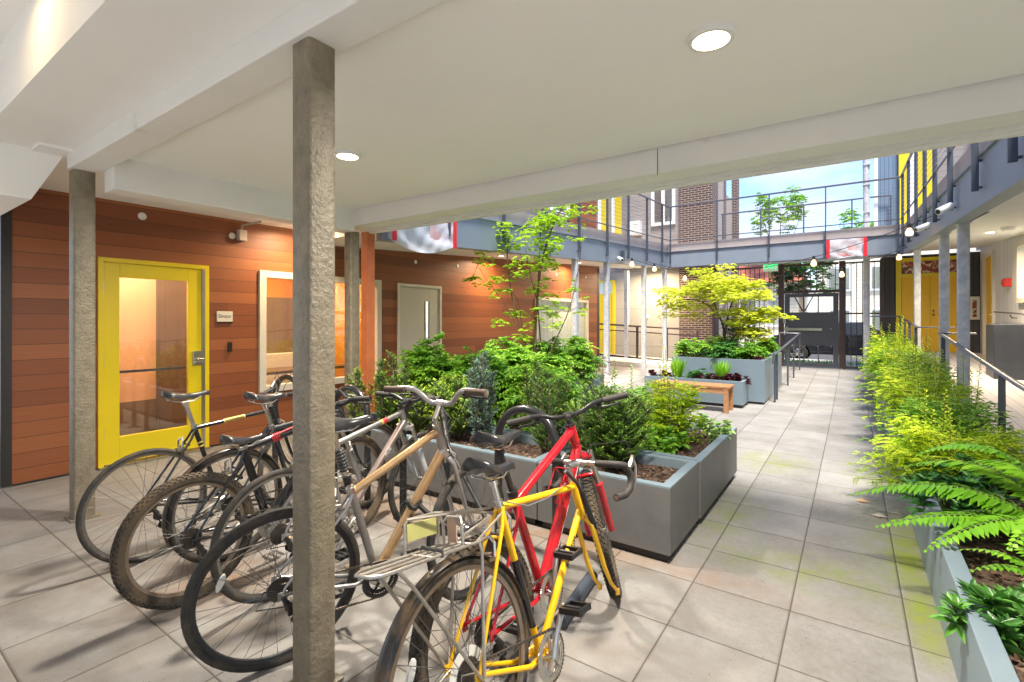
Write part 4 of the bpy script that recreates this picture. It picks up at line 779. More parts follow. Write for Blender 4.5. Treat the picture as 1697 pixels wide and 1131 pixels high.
def circ(c, r, n=56, a0=0, a1=360):
    k = n if a1-a0 == 360 else n+1
    return [(c[0]+r*math.cos(R_(a0+(a1-a0)*i/n)), c[1], c[2]+r*math.sin(R_(a0+(a1-a0)*i/n))) for i in range(k)]
def wheel(root, c, R, tr, tyre, rim, S=None, nsp=28, rear=True, knob=False, refl=False, disc=False, white=False):
    I = S if S is not None else Matrix.Identity(4); cx, cy, cz = c
    b = MB(); b.M = I; rr = R-2*tr+.004
    b.lathe([(rr, -.010), (rr+.006, -.013), (rr+.006, .013), (rr, .010), (rr-.016, .006), (rr-.016, -.006)], 64, c, 'y', closed=True)
    wh = b.build('wheel', M_(rim), root, smooth=True, angle=35)
    b = MB(); b.M = I; b.tube(circ(c, R-tr), tr, 10, closed=True)
    if knob:
        n = 76
        for i in range(n):
            for (dy, da) in ((-.62, 0), (.62, 0), (-.2, .5), (.2, .5), (-.95, .5), (.95, .5)):
                a = 2*math.pi*(i+da)/n; r0 = R-tr+tr*math.cos(dy*1.1)*.97; y = tr*math.sin(dy*1.1)
                e = Vector((math.cos(a), 0, math.sin(a))); t_ = Vector((-math.sin(a), 0, math.cos(a))); ctr = Vector(c)+e*r0+Vector((0, y, 0)); q = []
                nrm = (e*math.cos(dy*1.1)+Vector((0, 1, 0))*math.sin(dy*1.1)).normalized(); l_ = nrm.cross(t_)
                for hh in (-.001, .0045):
                    for (sa, sb) in ((-1, -1), (1, -1), (1, 1), (-1, 1)): q.append(ctr+nrm*hh+t_*(.0075*sa)+l_*(.0055*sb))
                b.hexa(q)
    b.build('tyre', M_(tyre), wh, smooth=True, angle=35)
    b = MB(); b.M = I; hr = .02
    for i in range(nsp):
        side = 1 if i % 2 else -1; a = 2*math.pi*i/nsp; a2 = a+(.9 if (i//2) % 2 else -.9)
        b.tube([(cx+hr*math.cos(a2), cy+side*.03, cz+hr*math.sin(a2)), (cx+(rr-.014)*math.cos(a), cy+side*.003, cz+(rr-.014)*math.sin(a))], .0013, 3)
    b.build('spokes', M_('spoke_steel'), wh)
    b = MB(); b.M = I; b.lathe([(.0, -.055), (.007, -.055), (.009, -.036), (.023, -.034), (.023, -.030), (.013, -.026), (.013, .026), (.023, .030), (.023, .034), (.009, .036), (.007, .055), (0, .055)], 16, c, 'y')
    b.build('hub', M_('alloy'), wh, smooth=True)
    if refl:
        b = MB(); b.M = I; a = 2.75; e = Vector((math.cos(a), 0, math.sin(a))); t_ = Vector((-math.sin(a), 0, math.cos(a))); ctr = Vector(c)+e*(rr*.74); vs = []
        for yy in (-.006, .006):
            for k in range(12): q = 2*math.pi*k/12; vs.append(ctr+e*(.012*math.cos(q))+t_*(.036*math.sin(q))+Vector((0, yy, 0)))
        b.add(vs, [tuple(range(12))[::-1], tuple(range(12, 24))]+[(k, (k+1) % 12, 12+(k+1) % 12, 12+k) for k in range(12)]); b.build('reflector', M_('reflector_clear'), wh)
    if rear:
        b = MB(); b.M = I
        for k in range(7):
            r = .052-.0050*k; n = 2*int(13+(r*240))
            pr = []; y = cy-.019-.0042*k
            for q in range(n*2): a = math.pi*q/n; rq = r+(.0028 if q % 2 else -.0012); pr.append((cx+rq*math.cos(a), cz+rq*math.sin(a)))
            vs = [(p[0], y, p[1]) for p in pr]+[(p[0], y-.0018, p[1]) for p in pr]; m_ = len(pr)
            b.add(vs, [tuple(range(m_)), tuple(range(m_, 2*m_))[::-1]]+[(k2, (k2+1) % m_, m_+(k2+1) % m_, m_+k2) for k2 in range(m_)])
        b.cyl((cx, cy-.015, cz), (cx, cy-.05, cz), .016, 12); b.build('cassette', M_('chain_steel'), wh)
    if disc:
        b = MB(); b.M = I; b.lathe([(.03, -.017), (.082, -.0165), (.085, -.0175), (.03, -.0185)], 30, c, 'y'); b.build('spoke_guard', M_('reflector_clear'), wh)
    return wh
def saddle(root, p, L, W, m='leather_black', tilt=0, rails='alloy', thick=.056, ldot=False):
    b = MB(); T = Matrix.Translation(p) @ Matrix.Rotation(R_(-tilt), 4, 'Y'); b.M = T
    ns, nc = 20, 12; vs = []
    for i in range(ns+1):
        t = i/ns; x = -L*.5+L*t
        w = W*.5*(1-.80*(1/(1+math.exp(-(t-.42)*13))))*(min(1, (t+.02)/.13))**.5*(1 if t < .93 else max(.25, 1-((t-.93)/.07)**2*.75))
        zc = .012*math.cos((t-.05)*5.2)-(.012 if t > .9 else 0)*(t-.9)*10+.018*max(0, .25-t)*4
        th = thick*(1-.35*t)
        for k in range(nc):
            a = math.pi*k/(nc-1); vs.append((x, w*math.cos(a), zc+th*(math.sin(a)**.7)*.75-th*.6))
        vs.append((x, w*.55, zc-th*.75)); vs.append((x, -w*.55, zc-th*.75)) if False else None
    n = nc+1
    fs = [(i*n+k, (i+1)*n+k, (i+1)*n+(k+1) % n, i*n+(k+1) % n) for i in range(ns) for k in range(n)]+[tuple(range(n)), tuple(ns*n+k for k in range(n))[::-1]]
    b.add(vs, fs); s = b.build('saddle', M_(m), root, smooth=True, angle=70)
    b = MB(); b.M = T
    for sg in (-1, 1):
        b.tube([(-L*.40, sg*W*.27, -.02), (-L*.34, sg*W*.2, -.038), (-L*.15, sg*.022, -.052), (L*.12, sg*.022, -.052), (L*.3, sg*.01, -.03)], .0036, 6)
        b.tube([(-L*.43, sg*W*.1, -.03), (-L*.40, sg*W*.27, -.022)], .003, 6)
    b.build('rails', M_(rails), s)
    return s
def bike(label, hub, phi, lean=0, pitch=0, R=.345, tr=.014, wb=1.02, cs=.43, bbh=.275, seat=.54, head=.13, forkL=.375, frame='frame_black', tyre='tyre_rubber', rim='rim_silver', steer=0,
         bar='drop', sad=.17, sadW=.14, sadL=.28, front=True, fender=False, rack=False, susp=False, fat=.016, knob=False, slope=0, post='alloy', downc=None, seatc=None, forkc=None, barm='grip_rubber', crank=35, chm='chain_steel', disc=False, zoff=0, barw=.60, headdrop=0, sadtilt=0, sadfwd=0, group='bicycles parked at the hoop racks'):
    A = Matrix.Translation((hub[0], hub[1], zoff)) @ Matrix.Rotation(R_(phi), 4, 'Z') @ Matrix.Rotation(R_(-lean), 4, 'X') @ Matrix.Translation((0, 0, R)) @ Matrix.Rotation(R_(pitch), 4, 'Y') @ Matrix.Translation((0, 0, -R))
    root = thing('bicycle', label, 'bicycle', mat=A, group=group)
    V = Vector; H = V((0, 0, R)); BB = V((cs*.985, 0, bbh)); sa = R_(73); ST = BB+V((-math.cos(sa), 0, math.sin(sa)))*seat
    ha = R_(72); d = V((-math.cos(ha), 0, math.sin(ha))); F = V((wb, 0, R-headdrop)); AX = F-V((.045, 0, 0)); CR = AX+d*forkL; HB = CR+d*.015; HT = HB+d*head
    S = Matrix.Translation(AX) @ Matrix.Rotation(R_(steer), 4, d) @ Matrix.Translation(-AX)
    TJ = HT-d*.025; DJ = HB+d*.03; SJ = ST-V((-math.cos(sa), 0, math.sin(sa)))*(.02+slope)
    b = MB(); b.tube([HB-d*.003, HB+d*.012, HT-d*.012, HT+d*.003], [fat*1.25, fat*1.12, fat*1.12, fat*1.25], 16); fr = None
    b.tube([SJ, TJ], fat*.92, 14); b.tube([BB, ST], fat*.92, 14); b.tube([DJ, BB], fat*(1.0 if fat < .018 else 1.25), 14)
    b.tube([BB-V((0, .036, 0)), BB+V((0, .036, 0))], .021, 16)
    for s in (-1, 1):
        b.tube([BB+V((-.01, s*.022, 0)), BB+V((-.12, s*.040, .004)), H+V((.03, s*.066, 0)), H+V((0, s*.068, 0))], [.011, .010, .008, .008], 10)
        b.tube([SJ+V((0, s*.014, 0)), SJ+V((-.03, s*.03, -.06)), H+V((.012, s*.066, .03)), H+V((0, s*.068, 0))], [.008, .0075, .0065, .006], 10)
        b.box(-.018, .02, s*.068-.003, s*.068+.003, R-.018, R+.016)
    b.tube([SJ+V((-.045, -.03, -.10)), SJ+V((-.045, .03, -.10))], .006, 8)
    fr = b.build('frame', M_(frame), root, smooth=True)
    if downc:   # overlay sleeves on tubes where the paint changes
        MB().tube([DJ+(BB-DJ)*.03, BB+(DJ-BB)*.02], fat*(1.0 if fat < .018 else 1.25)+.0008, 14).build('down_tube', M_(downc), fr, smooth=True)
    if seatc:
        MB().tube([BB+(ST-BB)*seatc[0], BB+(ST-BB)*seatc[1]], fat*.92+.0012, 14).build('seat_tube_band', M_(seatc[2]), fr, smooth=True)
    # seat post and saddle
    sd_ = (ST-BB).normalized(); SP = ST+sd_*sad
    b = MB(); b.tube([ST-sd_*.01, SP-sd_*.035], .0135, 12); b.tube([SP-sd_*.05, SP-sd_*.03], .02, 10); b.tube([ST-sd_*.018, ST+sd_*.008], fat*1.15, 12); b.build('seat_post', M_(post), root, smooth=True)
    saddle(root, SP+V((.02+sadfwd, 0, .03)), sadL, sadW, tilt=sadtilt)
    wheel(root, tuple(H), R, tr, tyre, rim, rear=True, knob=knob, disc=disc, refl=disc or frame == 'frame_silver')
    if front: wheel(root, tuple(F), R, tr, tyre, rim, S=S, rear=False, knob=knob)
    # fork
    b = MB(); b.M = S; fc = forkc or frame; b.tube([CR, HB], fat*1.05, 14)
    if susp:
        b.tube([CR+V((0, -.065, 0))+d*-.005, CR+V((0, .065, 0))-d*.005], .018, 12)
        for s in (-1, 1):
            e = CR+V((0, s*.062, 0)); lo = F+V((-.012, s*.062, 0)); mid = e+(lo-e)*.38; b.tube([mid, lo-V((0, 0, -.0)), lo], [.021, .019, .016], 14); b.tube([mid+(e-mid)*.02, mid], .022, 14)
        q = e+(lo-e)*.45
        b.tube([CR+(lo-e)*.42+V((.015, .06, 0)), CR+(lo-e)*.33+V((.035, .045, .03)), CR+(lo-e)*.33+V((.035, -.045, .03)), CR+(lo-e)*.42+V((.015, -.06, 0))], .012, 10)
    else:
        for s in (-1, 1):
            b.tube([CR+V((0, s*.022, 0)), CR+V((0, s*.046, 0))-d*.03, AX+V((.002, s*.050, 0))+d*.13, AX+V((.016, s*.051, 0))+d*.05, F+V((0, s*.052, 0))], [.0145, .0135, .011, .009, .007], 12)
            b.box(F.x-.012, F.x+.012, s*.052-.003, s*.052+.003, F.z-.016, F.z+.01)
    fk = b.build('fork', M_(fc), root, smooth=True)
    if susp:
        b = MB(); b.M = S
        for s in (-1, 1): e = CR+V((0, s*.062, 0)); lo = F+V((-.012, s*.062, 0)); b.tube([e-(lo-e)*.04, e+(lo-e)*.4], .0145, 12)
        b.build('stanchions', M_('alloy'), fk, smooth=True)
    # stem and bars
    b = MB(); b.M = S; up = .075 if bar in ('drop', 'hood') else .04; ft = V((1, 0, 0)); SC_ = HT+d*up+ft*.02
    ext = SC_+V((.07, 0, .01)); 
    if bar == 'riser_gold': ext = SC_+V((.03, 0, .075))
    b.tube([HT, HT+d*.015], fat*1.2, 14); b.tube([HT, SC_-ft*.02], .0135, 12); b.tube([SC_-ft*.022, ext], .0145, 12); b.tube([ext-V((0, .022, 0)), ext+V((0, .022, 0))], .019, 12)
    b.build('stem', M_('alloy' if bar != 'mtb' else 'black_metal'), root, smooth=True)
    hw = barw/2; b = MB(); b.M = S; grips = []; lev = []; cab = []
    if bar in ('mtb', 'riser_gold'):
        rise = .035 if bar == 'mtb' else .07; back = -.02 if bar == 'mtb' else -.06
        P = lambda y, z, x=0: ext+V((x, y, z))
        pts = [P(-hw, rise, back), P(-hw*.5, rise, back*.4), P(-hw*.22, .004, 0), P(0, 0, 0), P(hw*.22, .004, 0), P(hw*.5, rise, back*.4), P(hw, rise, back)]
        sm = []
        for i in range(len(pts)-1):
            p0 = pts[max(i-1, 0)]; p1 = pts[i]; p2 = pts[i+1]; p3 = pts[min(i+2, len(pts)-1)]
            for k in range(6): t = k/6; sm.append(.5*((2*p1)+(-p0+p2)*t+(2*p0-5*p1+4*p2-p3)*t*t+(-p0+3*p1-3*p2+p3)*t**3))
        sm.append(pts[-1]); b.tube(sm, .0125 if bar == 'mtb' else .0145, 12); hbp = b.build('handlebar', M_('black_metal' if bar == 'mtb' else 'frame_silver'), root, smooth=True)
        for s in (-1, 1):
            g = MB(); g.M = S; a = P(s*hw, rise, back); c_ = P(s*(hw-.13), rise, back*.72); g.tube([a, c_], .0175, 14); g.build('grip', M_('grip_brown' if bar == 'riser_gold' else 'grip_rubber'), hbp, smooth=True)
            g = MB(); g.M = S; q = P(s*(hw-.16), rise-.01, back*.6+.015); g.tube([q, q+V((.03, 0, -.02))], .016, 8); g.tube([q+V((.03, s*0, -.02)), q+V((.045, s*.04, -.028)), q+V((.035, s*.12, -.026))], [.007, .006, .005], 8); g.build('brake_lever', M_('black_metal'), hbp, smooth=True)
            g = MB(); g.M = S; g.tube([q+V((.03, 0, -.01)), q+V((.09, -s*.05, -.02)), ext+V((.10, s*.02, -.10)), HT+V((.05, s*.015, -.06)), HB+V((.03, s*.012, 0))], .0028, 5); g.build('brake_cable', M_('black_metal'), hbp, smooth=True)
    else:
        for s in (-1, 1):
            if bar == 'drop': pr = [(0, 0, 0), (0, .10, 0), (0, .17, 0), (.02, .20, -.002), (.07, .208, -.012), (.10, .212, -.045), (.105, .214, -.085), (.085, .216, -.12), (.04, .218, -.138), (-.03, .22, -.14)]
            else: pr = [(0, 0, 0), (0, .12, 0), (0, .17, .002), (.02, .20, .004), (.06, .205, .01), (.12, .205, .03), (.15, .2, .05)]
            pts = [ext+V((x, s*y, z)) for (x, y, z) in pr]; b.tube(pts, .0125, 12)
            g = MB(); g.M = S; g.tube(pts[1:], .0165, 12); hbt = g
            lev.append((s, pts)); grips.append(g)
        hbp = b.build('handlebar', M_('alloy'), root, smooth=True)
        for g in grips: g.build('bar_tape', M_(barm), hbp, smooth=True)
        for (s, pts) in lev:
            q = pts[5]+V((.0, 0, .02)); g = MB(); g.M = S; g.tube([q, q+V((.03, 0, .03)), q+V((.035, 0, .055))], [.014, .013, .008], 10); g.tube([q+V((.035, 0, .045)), q+V((.055, 0, .0)), q+V((.045, 0, -.06)), q+V((.03, 0, -.09))], [.007, .007, .006, .005], 8); g.build('brake_lever', M_('alloy'), hbp, smooth=True)
            g = MB(); g.M = S; g.tube([q+V((.03, 0, .05)), q+V((.04, -s*.03, .12)), ext+V((.06, s*.03, .08)), HT+V((.05, s*.01, .01)), HB+V((.035, 0, .0))], .0028, 5); g.build('brake_cable', M_('black_metal'), hbp, smooth=True)
    # crankset
    b = MB(); cy = -.052; rr = .088
    for (ro, yo, nt_) in ((rr, cy, 44), (rr*.8, cy+.007, 36)):
        pr = []; n = nt_*2
        for q in range(n): a = 2*math.pi*q/n; rq = ro+(.003 if q % 2 else -.002); pr.append((BB.x+rq*math.cos(a), BB.z+rq*math.sin(a)))
        pi_ = [(BB.x+(ro-.018)*math.cos(2*math.pi*q/n), BB.z+(ro-.018)*math.sin(2*math.pi*q/n)) for q in range(n)]
        vs = [(p[0], yo, p[1]) for p in pr]+[(p[0], yo, p[1]) for p in pi_]+[(p[0], yo-.003, p[1]) for p in pr]+[(p[0], yo-.003, p[1]) for p in pi_]; fs = []
        for q in range(n): q2 = (q+1) % n; fs += [(q, q2, n+q2, n+q), (2*n+q, 3*n+q, 3*n+q2, 2*n+q2), (q, 2*n+q, 2*n+q2, q2), (n+q, n+q2, 3*n+q2, 3*n+q)]
        b.add(vs, fs)
    for k in range(5): a = 2*math.pi*k/5+.4; b.tube([(BB.x, cy-.002, BB.z), (BB.x+(rr-.014)*math.cos(a), cy-.002, BB.z+(rr-.014)*math.sin(a))], [.012, .006], 6, flat=.5)
    ck = b.build('crankset', M_(chm if chm != 'chain_steel' else 'alloy'), root)
    for s in (-1, 1):
        a = R_(crank+(180 if s > 0 else 0)); e = V((math.cos(a), 0, math.sin(a))); yy = s*.064; q0 = BB+V((0, yy, 0)); q1 = q0+e*.17+V((0, s*.012, 0))
        g = MB(); g.tube([q0-e*.012, q0, q0+e*.08, q1, q1+e*.01], [.012, .016, .011, .013, .009], 10); g.tube([BB, q0], .009, 8); g.build('crank_arm', M_('alloy'), ck, smooth=True)
        g = MB(); p = q1+V((0, s*.012, 0)); g.tube([q1, p+V((0, s*.09, 0))], .009, 8)
        for sx in (-1, 1): g.box(p.x+sx*.04-.007, p.x+sx*.04+.007, min(p.y, p.y+s*.09), max(p.y, p.y+s*.09), p.z-.011, p.z+.011)
        for fy in (.0, .085): g.box(p.x-.044, p.x+.044, p.y+s*fy-.005, p.y+s*fy+.005, p.z-.010, p.z+.010)
        g.build('pedal', M_('black_metal'), ck)
    # chain and derailleur
    b = MB(); yb = -.045; rc = rr*.99; r2 = .034
    top = [V((BB.x, yb-.007, BB.z+rc)), V((0, yb, R+r2))]; n = 46
    def links(p, q, n):
        for i in range(n): t = i/n; c_ = p+(q-p)*t; e = (q-p)/n; b.box(c_.x, c_.x+abs(e.x)*.72, c_.y-.004, c_.y+.004, c_.z-.0045, c_.z+.0045)
    P1, P2 = top[1], top[0]; 
    for i in range(n): t = (i+.5)/n; c_ = P1+(P2-P1)*t; l_ = (P2-P1).length/n*.40; b.box(c_.x-l_, c_.x+l_, c_.y-(.004 if i % 2 else .0025), c_.y+(.004 if i % 2 else .0025), c_.z-.004, c_.z+.004)
    J1 = V((.035, yb, R-.075)); J2 = V((.06, yb, R-.135)); Q1 = J2+V((0, 0, -.015)); Q2 = V((BB.x, yb-.007, BB.z-rc))
    for i in range(n): t = (i+.5)/n; c_ = Q1+(Q2-Q1)*t; l_ = (Q2-Q1).length/n*.40; b.box(c_.x-l_, c_.x+l_, c_.y-(.004 if i % 2 else .0025), c_.y+(.004 if i % 2 else .0025), c_.z-.004, c_.z+.004)
    for i in range(22): a = math.pi*(-.5+i/21); c_ = V((BB.x+rc*math.cos(a), yb-.007, BB.z+rc*math.sin(a))); b.box(c_.x-.005, c_.x+.005, c_.y-.0035, c_.y+.0035, c_.z-.005, c_.z+.005)
    b.build('chain', M_('chain_steel'), root)
    b = MB(); b.tube([V((0, -.075, R-.005)), V((.02, -.08, R-.04)), J1+V((0, -.025, 0))], [.008, .015, .013], 8); b.box(J1.x-.014, J1.x+.014, -.085, -.05, J1.z-.014, J1.z+.016)
    for J in (J1, J2): b.lathe([(.004, -.004), (.019, -.004), (.021, 0), (.019, .004), (.004, .004)], 14, tuple(J), 'y')
    b.tube([J1+V((0, -.007, 0)), J2+V((0, -.007, 0))], .008, 6, flat=.5); b.tube([J1+V((-.02, -.02, .02)), V((-.10, -.07, R-.03)), V((-.07, -.06, R+.035)), V((.05, -.066, R+.006))], .0025, 5)
    b.build('derailleur', M_('black_metal' if knob or frame != 'frame_yellow' else 'alloy'), root, smooth=True)
    # brakes
    b = MB()
    q = SJ+V((-.055, 0, -.10)); q = V((SJ.x-.075, 0, R+R-.0)); 
    for s in (-1, 1): b.tube([V((q.x, 0, q.z+.035)), V((q.x-.01, s*.032, q.z+.015)), V((q.x-.012, s*.03, q.z-.03))], .006, 8); b.box(q.x-.035, q.x+.02, s*.022-.005, s*.022+.005, q.z-.045, q.z-.033)
    b.build('brake_caliper', M_('alloy'), root, smooth=True)
    b = MB(); b.M = S; q = CR+V((.03, 0, .0))
    for s in (-1, 1): b.tube([q+V((0, 0, .03)), q+V((.012, s*.034, .01)), q+V((.008, s*.03, -.04))], .006, 8)
    b.tube([q+V((-.03, 0, .0)), q+V((.02, 0, .012))], .007, 8); b.build('brake_caliper', M_('alloy'), root, smooth=True)
    if fender:
        def fend(c, a0, a1, S=None, w_=.024):
            g = MB(); g.M = S; rr_ = R+.014; n = 34; vs = []; nk = 7
            for i in range(n+1):
                a = R_(a0+(a1-a0)*i/n)
                for k in range(nk): th = -1.1+2.2*k/(nk-1); r_ = rr_-.016*(1-math.cos(th)); vs.append((c.x+r_*math.cos(a), c.y+w_*math.sin(th)*1.05, c.z+r_*math.sin(a)))
            m_ = len(vs)
            for i in range(n+1):
                a = R_(a0+(a1-a0)*i/n)
                for k in range(nk): th = -1.1+2.2*k/(nk-1); r_ = rr_-.0025-.016*(1-math.cos(th)); vs.append((c.x+r_*math.cos(a), c.y+w_*.94*math.sin(th)*1.05, c.z+r_*math.sin(a)))
            fs = [(i*nk+k, i*nk+k+1, (i+1)*nk+k+1, (i+1)*nk+k) for i in range(n) for k in range(nk-1)]; fs += [tuple(m_+x for x in f[::-1]) for f in fs[:n*(nk-1)]]
            fs += [(i*nk, (i+1)*nk, m_+(i+1)*nk, m_+i*nk) for i in range(n)]+[(i*nk+nk-1, m_+i*nk+nk-1, m_+(i+1)*nk+nk-1, (i+1)*nk+nk-1) for i in range(n)]
            g.add(vs, fs); o = g.build('fender', M_('fender_black'), root, smooth=True, angle=60)
            g = MB(); g.M = S; 
            for s in (-1, 1):
                a = R_(a1-12 if S is None else a1-8)
                g.tube([c+V((0, s*.062, 0)), V((c.x+(R+.006)*math.cos(a), s*.026, c.z+(R+.006)*math.sin(a)))], .0026, 6)
            g.build('stay', M_('alloy'), o)
        fend(H, 20, 205); 
        if front: fend(F, 25, 195, S)
    if rack:
        b = MB(); zt = 2*R+.045; x1, x0 = .055, -.38; w_ = .055; ya = .066
        b.tube([V((x1+.05, -w_*.6, zt+.0)), V((x1, -w_, zt)), V((x0+.03, -w_, zt)), V((x0, -w_*.6, zt)), V((x0, w_*.6, zt)), V((x0+.03, w_, zt)), V((x1, w_, zt)), V((x1+.05, w_*.6, zt))], .0055, 8)
        for yy in (-.018, .018): b.tube([V((x0, yy, zt)), V((x1-.04, yy, zt))], .005, 8)
        b.tube([V((x1-.04, -w_, zt)), V((x1-.04, w_, zt))], .005, 8); b.tube([V((-.16, -w_, zt)), V((-.16, w_, zt))], .005, 8)
        for s in (-1, 1):
            b.tube([V((x1, s*w_, zt-.002)), V((x1-.0, s*ya, zt-.03)), V((.012, s*(ya+.012), R))], .0058, 8)
            b.tube([V((x0+.08, s*w_, zt-.002)), V((x0+.12, s*ya, zt-.05)), V((.0, s*(ya+.012), R))], .0058, 8)
            b.tube([V((x1, s*.045, zt)), V((SJ.x-.02, s*.022, SJ.z-.02))], .0045, 8)
        fr_ = b.build('rack', M_('rack_tube'), root, smooth=True)
        # folding basket-like side panniers supports
        for s in (1,):
            b = MB(); x_, z_ = -.06, zt+.10
            b.tube([V((-.14, s*.10, zt-.02)), V((-.14, s*.10, z_-.015)), V((-.125, s*.10, z_)), V((.0, s*.10, z_)), V((.015, s*.10, z_-.015)), V((.015, s*.10, zt-.02))], .0048, 8)
            b.tube([V((-.13, s*.10, z_)), V((SJ.x-.02, s*.03, SJ.z-.0))], .0048, 8); b.tube([V((.0, s*.10, z_)), V((SJ.x, s*.02, SJ.z-.02))], .0048, 8)
            b.build('carrier_loop', M_('rack_tube'), fr_, smooth=True)
        b = MB(); b.box(-.13, .005, .098, .103, zt+.03, zt+.085); b.build('plate', M_('reflector_olive'), fr_)
        b = MB(); b.tube([V((-.02, -w_*.9, zt)), V((-.02, -w_*.9, zt+.075)), V((-.01, -w_*.7, zt+.09)), V((-.01, w_*.5, zt+.09)), V((-.02, w_*.7, zt+.075)), V((-.02, w_*.7, zt))], .0055, 8); b.build('carrier_loop', M_('rack_tube'), fr_, smooth=True)
        b = MB(); b.box(-.018, -.012, -w_*.35, w_*.4, zt+.01, zt+.085); b.build('plate', M_('reflector_tan'), fr_)
        b = MB(); b.tube([V((-.13, -w_-.006, zt-.005)), V((-.12, -w_, zt+.012)), V((-.11, w_, zt+.012)), V((-.10, w_+.006, zt-.005))], .007, 8, flat=.4); b.build('strap', M_('black_trim'), fr_)
    J = dict(H=H, BB=BB, ST=ST, HB=HB, HT=HT, SJ=SJ, TJ=TJ, DJ=DJ, CR=CR, F=F, d=d, S=S, SP=SP, root=root, frame=fr, A=A)
    return J

def tube_text(J, a, b_, s, body, m, side=-1, r=.017, off=0):
    """lettering along a tube on one side of the bike"""
    a, b_ = Vector(a), Vector(b_); e = (b_-a).normalized(); mid = (a+b_)/2+e*off; n_ = Vector((0, side, 0)); u_ = n_.cross(e)
    M = Matrix((( e.x, u_.x, n_.x, mid.x+n_.x*(r+.001)), (e.y, u_.y, n_.y, mid.y+n_.y*(r+.001)), (e.z, u_.z, n_.z, mid.z+n_.z*(r+.001)), (0, 0, 0, 1)))
    text_part(body, s, m, M, J['frame'])

mat('decal_dark', (.05, .03, .02), .5)
# leftmost dark road bicycle
J = bike('dark road bicycle with silver seat post, leftmost, parked before the yellow door', (-3.61, 1.21), 90, lean=1, steer=12, bar='hood', sad=.20, sadW=.13, frame='frame_black', rim='rim_silver', tr=.015, wb=1.0, barm='grip_rubber', sadtilt=2, crank=200)
a, c = J['SJ'], J['TJ']; q = a+(c-a)*.48; MB().tube([a+(c-a)*.34, a+(c-a)*.62], .0158, 14).build('decal_band', M_('sticker_gold'), J['frame'], smooth=True); tube_text(J, a+(c-a)*.34, a+(c-a)*.62, .026, 'SCHWINN', M_('decal_dark'), r=.0157)
b = MB(); sj = J['SJ']; [b.tube([J['ST']+(J['BB']-J['ST'])*t, J['ST']+(J['BB']-J['ST'])*(t+.018)], .0165, 14) for t in (.22, .27)]; b.build('decal_ring', M_('sticker_gold'), J['frame'])
# fendered city bicycle
bike('dark fendered bicycle with chrome seat post, second from left', (-3.2, 1.50), 89, lean=-1, steer=-10, bar='mtb', sad=.19, sadW=.16, frame='frame_dark', rim='rim_silver', tr=.018, fender=True, sadL=.26, post='chrome', wb=1.0, crank=60)
# black mountain bicycle with thick top tube
J = bike('black mountain bicycle with chunky knobby tyres and red cord on its top tube', (-2.89, 1.16), 90, lean=1, steer=14, bar='mtb', R=.338, tr=.028, knob=True, tyre='knobby_rubber', rim='rim_brown', frame='frame_black', seat=.50, sad=.02, sadL=.25, sadW=.13, fat=.025, susp=True, cs=.43, bbh=.29, forkL=.43, head=.11, forkc='frame_silver', crank=150, slope=.0, wb=1.07)
b = MB(); a, c = J['SJ'], J['TJ']
for i in range(5): p = a+(c-a)*(.30+.018*i); b.tube([p+Vector((.012*math.sin(k*.9), .0235*math.cos(k*math.pi/6), .0235*math.sin(k*math.pi/6))) for k in range(12)], .0035, 5, closed=True)
b.tube([a+(c-a)*.3+Vector((0, -.02, .018)), a+(c-a)*.55+Vector((0, -.012, .026)), a+(c-a)*.9+Vector((0, -.012, .026))], .005, 6); b.build('cord', M_('red_strap'), J['frame'])
# grey bronze bicycle
J = bike('bronze and grey bicycle with suspension fork, partly hidden by the near column', (-2.55, 1.45), 90, lean=0, steer=3, bar='mtb', frame='frame_silver', downc='frame_bronze', rim='rim_silver', tr=.017, susp=True, forkc='pale_column', sad=.16, forkL=.43, fat=.018, wb=1.10, head=.12, crank=230, seat=.5)
a, c = J['SJ'], J['TJ']; MB().tube([a+(c-a)*.72, a+(c-a)*.78], .0178, 14).build('decal_band', M_('red_strap'), J['frame'], smooth=True); MB().tube([a+(c-a)*.69, a+(c-a)*.72], .0178, 14).build('decal_band', M_('sticker_gold'), J['frame'], smooth=True)
tube_text(J, J['BB'], J['DJ'], .035, 'PUB', M_('white_plastic'), r=.0235, off=.12)
# gold bicycle
J = bike('gold and silver hybrid bicycle with brown grips right of the near column', (-2.05, 1.165), 71, lean=-5, sadfwd=.035, steer=24, bar='riser_gold', frame='frame_silver', downc='frame_gold', seatc=(.02, .97, 'frame_silver'), rim='rim_black', tr=.019, sad=.32, sadW=.21, sadL=.27, seat=.47, R=.352, fat=.019, wb=.97, head=.165, forkL=.46, forkc='frame_silver', post='chrome', crank=40, chm='black_metal', barw=.66, cs=.44)
gfr = J; a, c = J['SJ'], J['TJ']; MB().tube([a, c], .0187, 14).build('top_tube', M_('frame_gold'), J['frame'], smooth=True)
b = MB(); sp = J['SP']; sd_ = (J['ST']-J['BB']).normalized(); 
for k in range(7): p = J['ST']+sd_*(.10+.016*k); b.tube([p, p+sd_*.006], .023, 14)
b.tube([J['ST']+sd_*.03, J['ST']+sd_*.07], .021, 12); b.build('spring_boot', M_('black_metal'), J['root'])
tube_text(J, J['BB'], J['DJ'], .04, 'Pure', M_('decal_dark'), r=.0245, off=-.05)
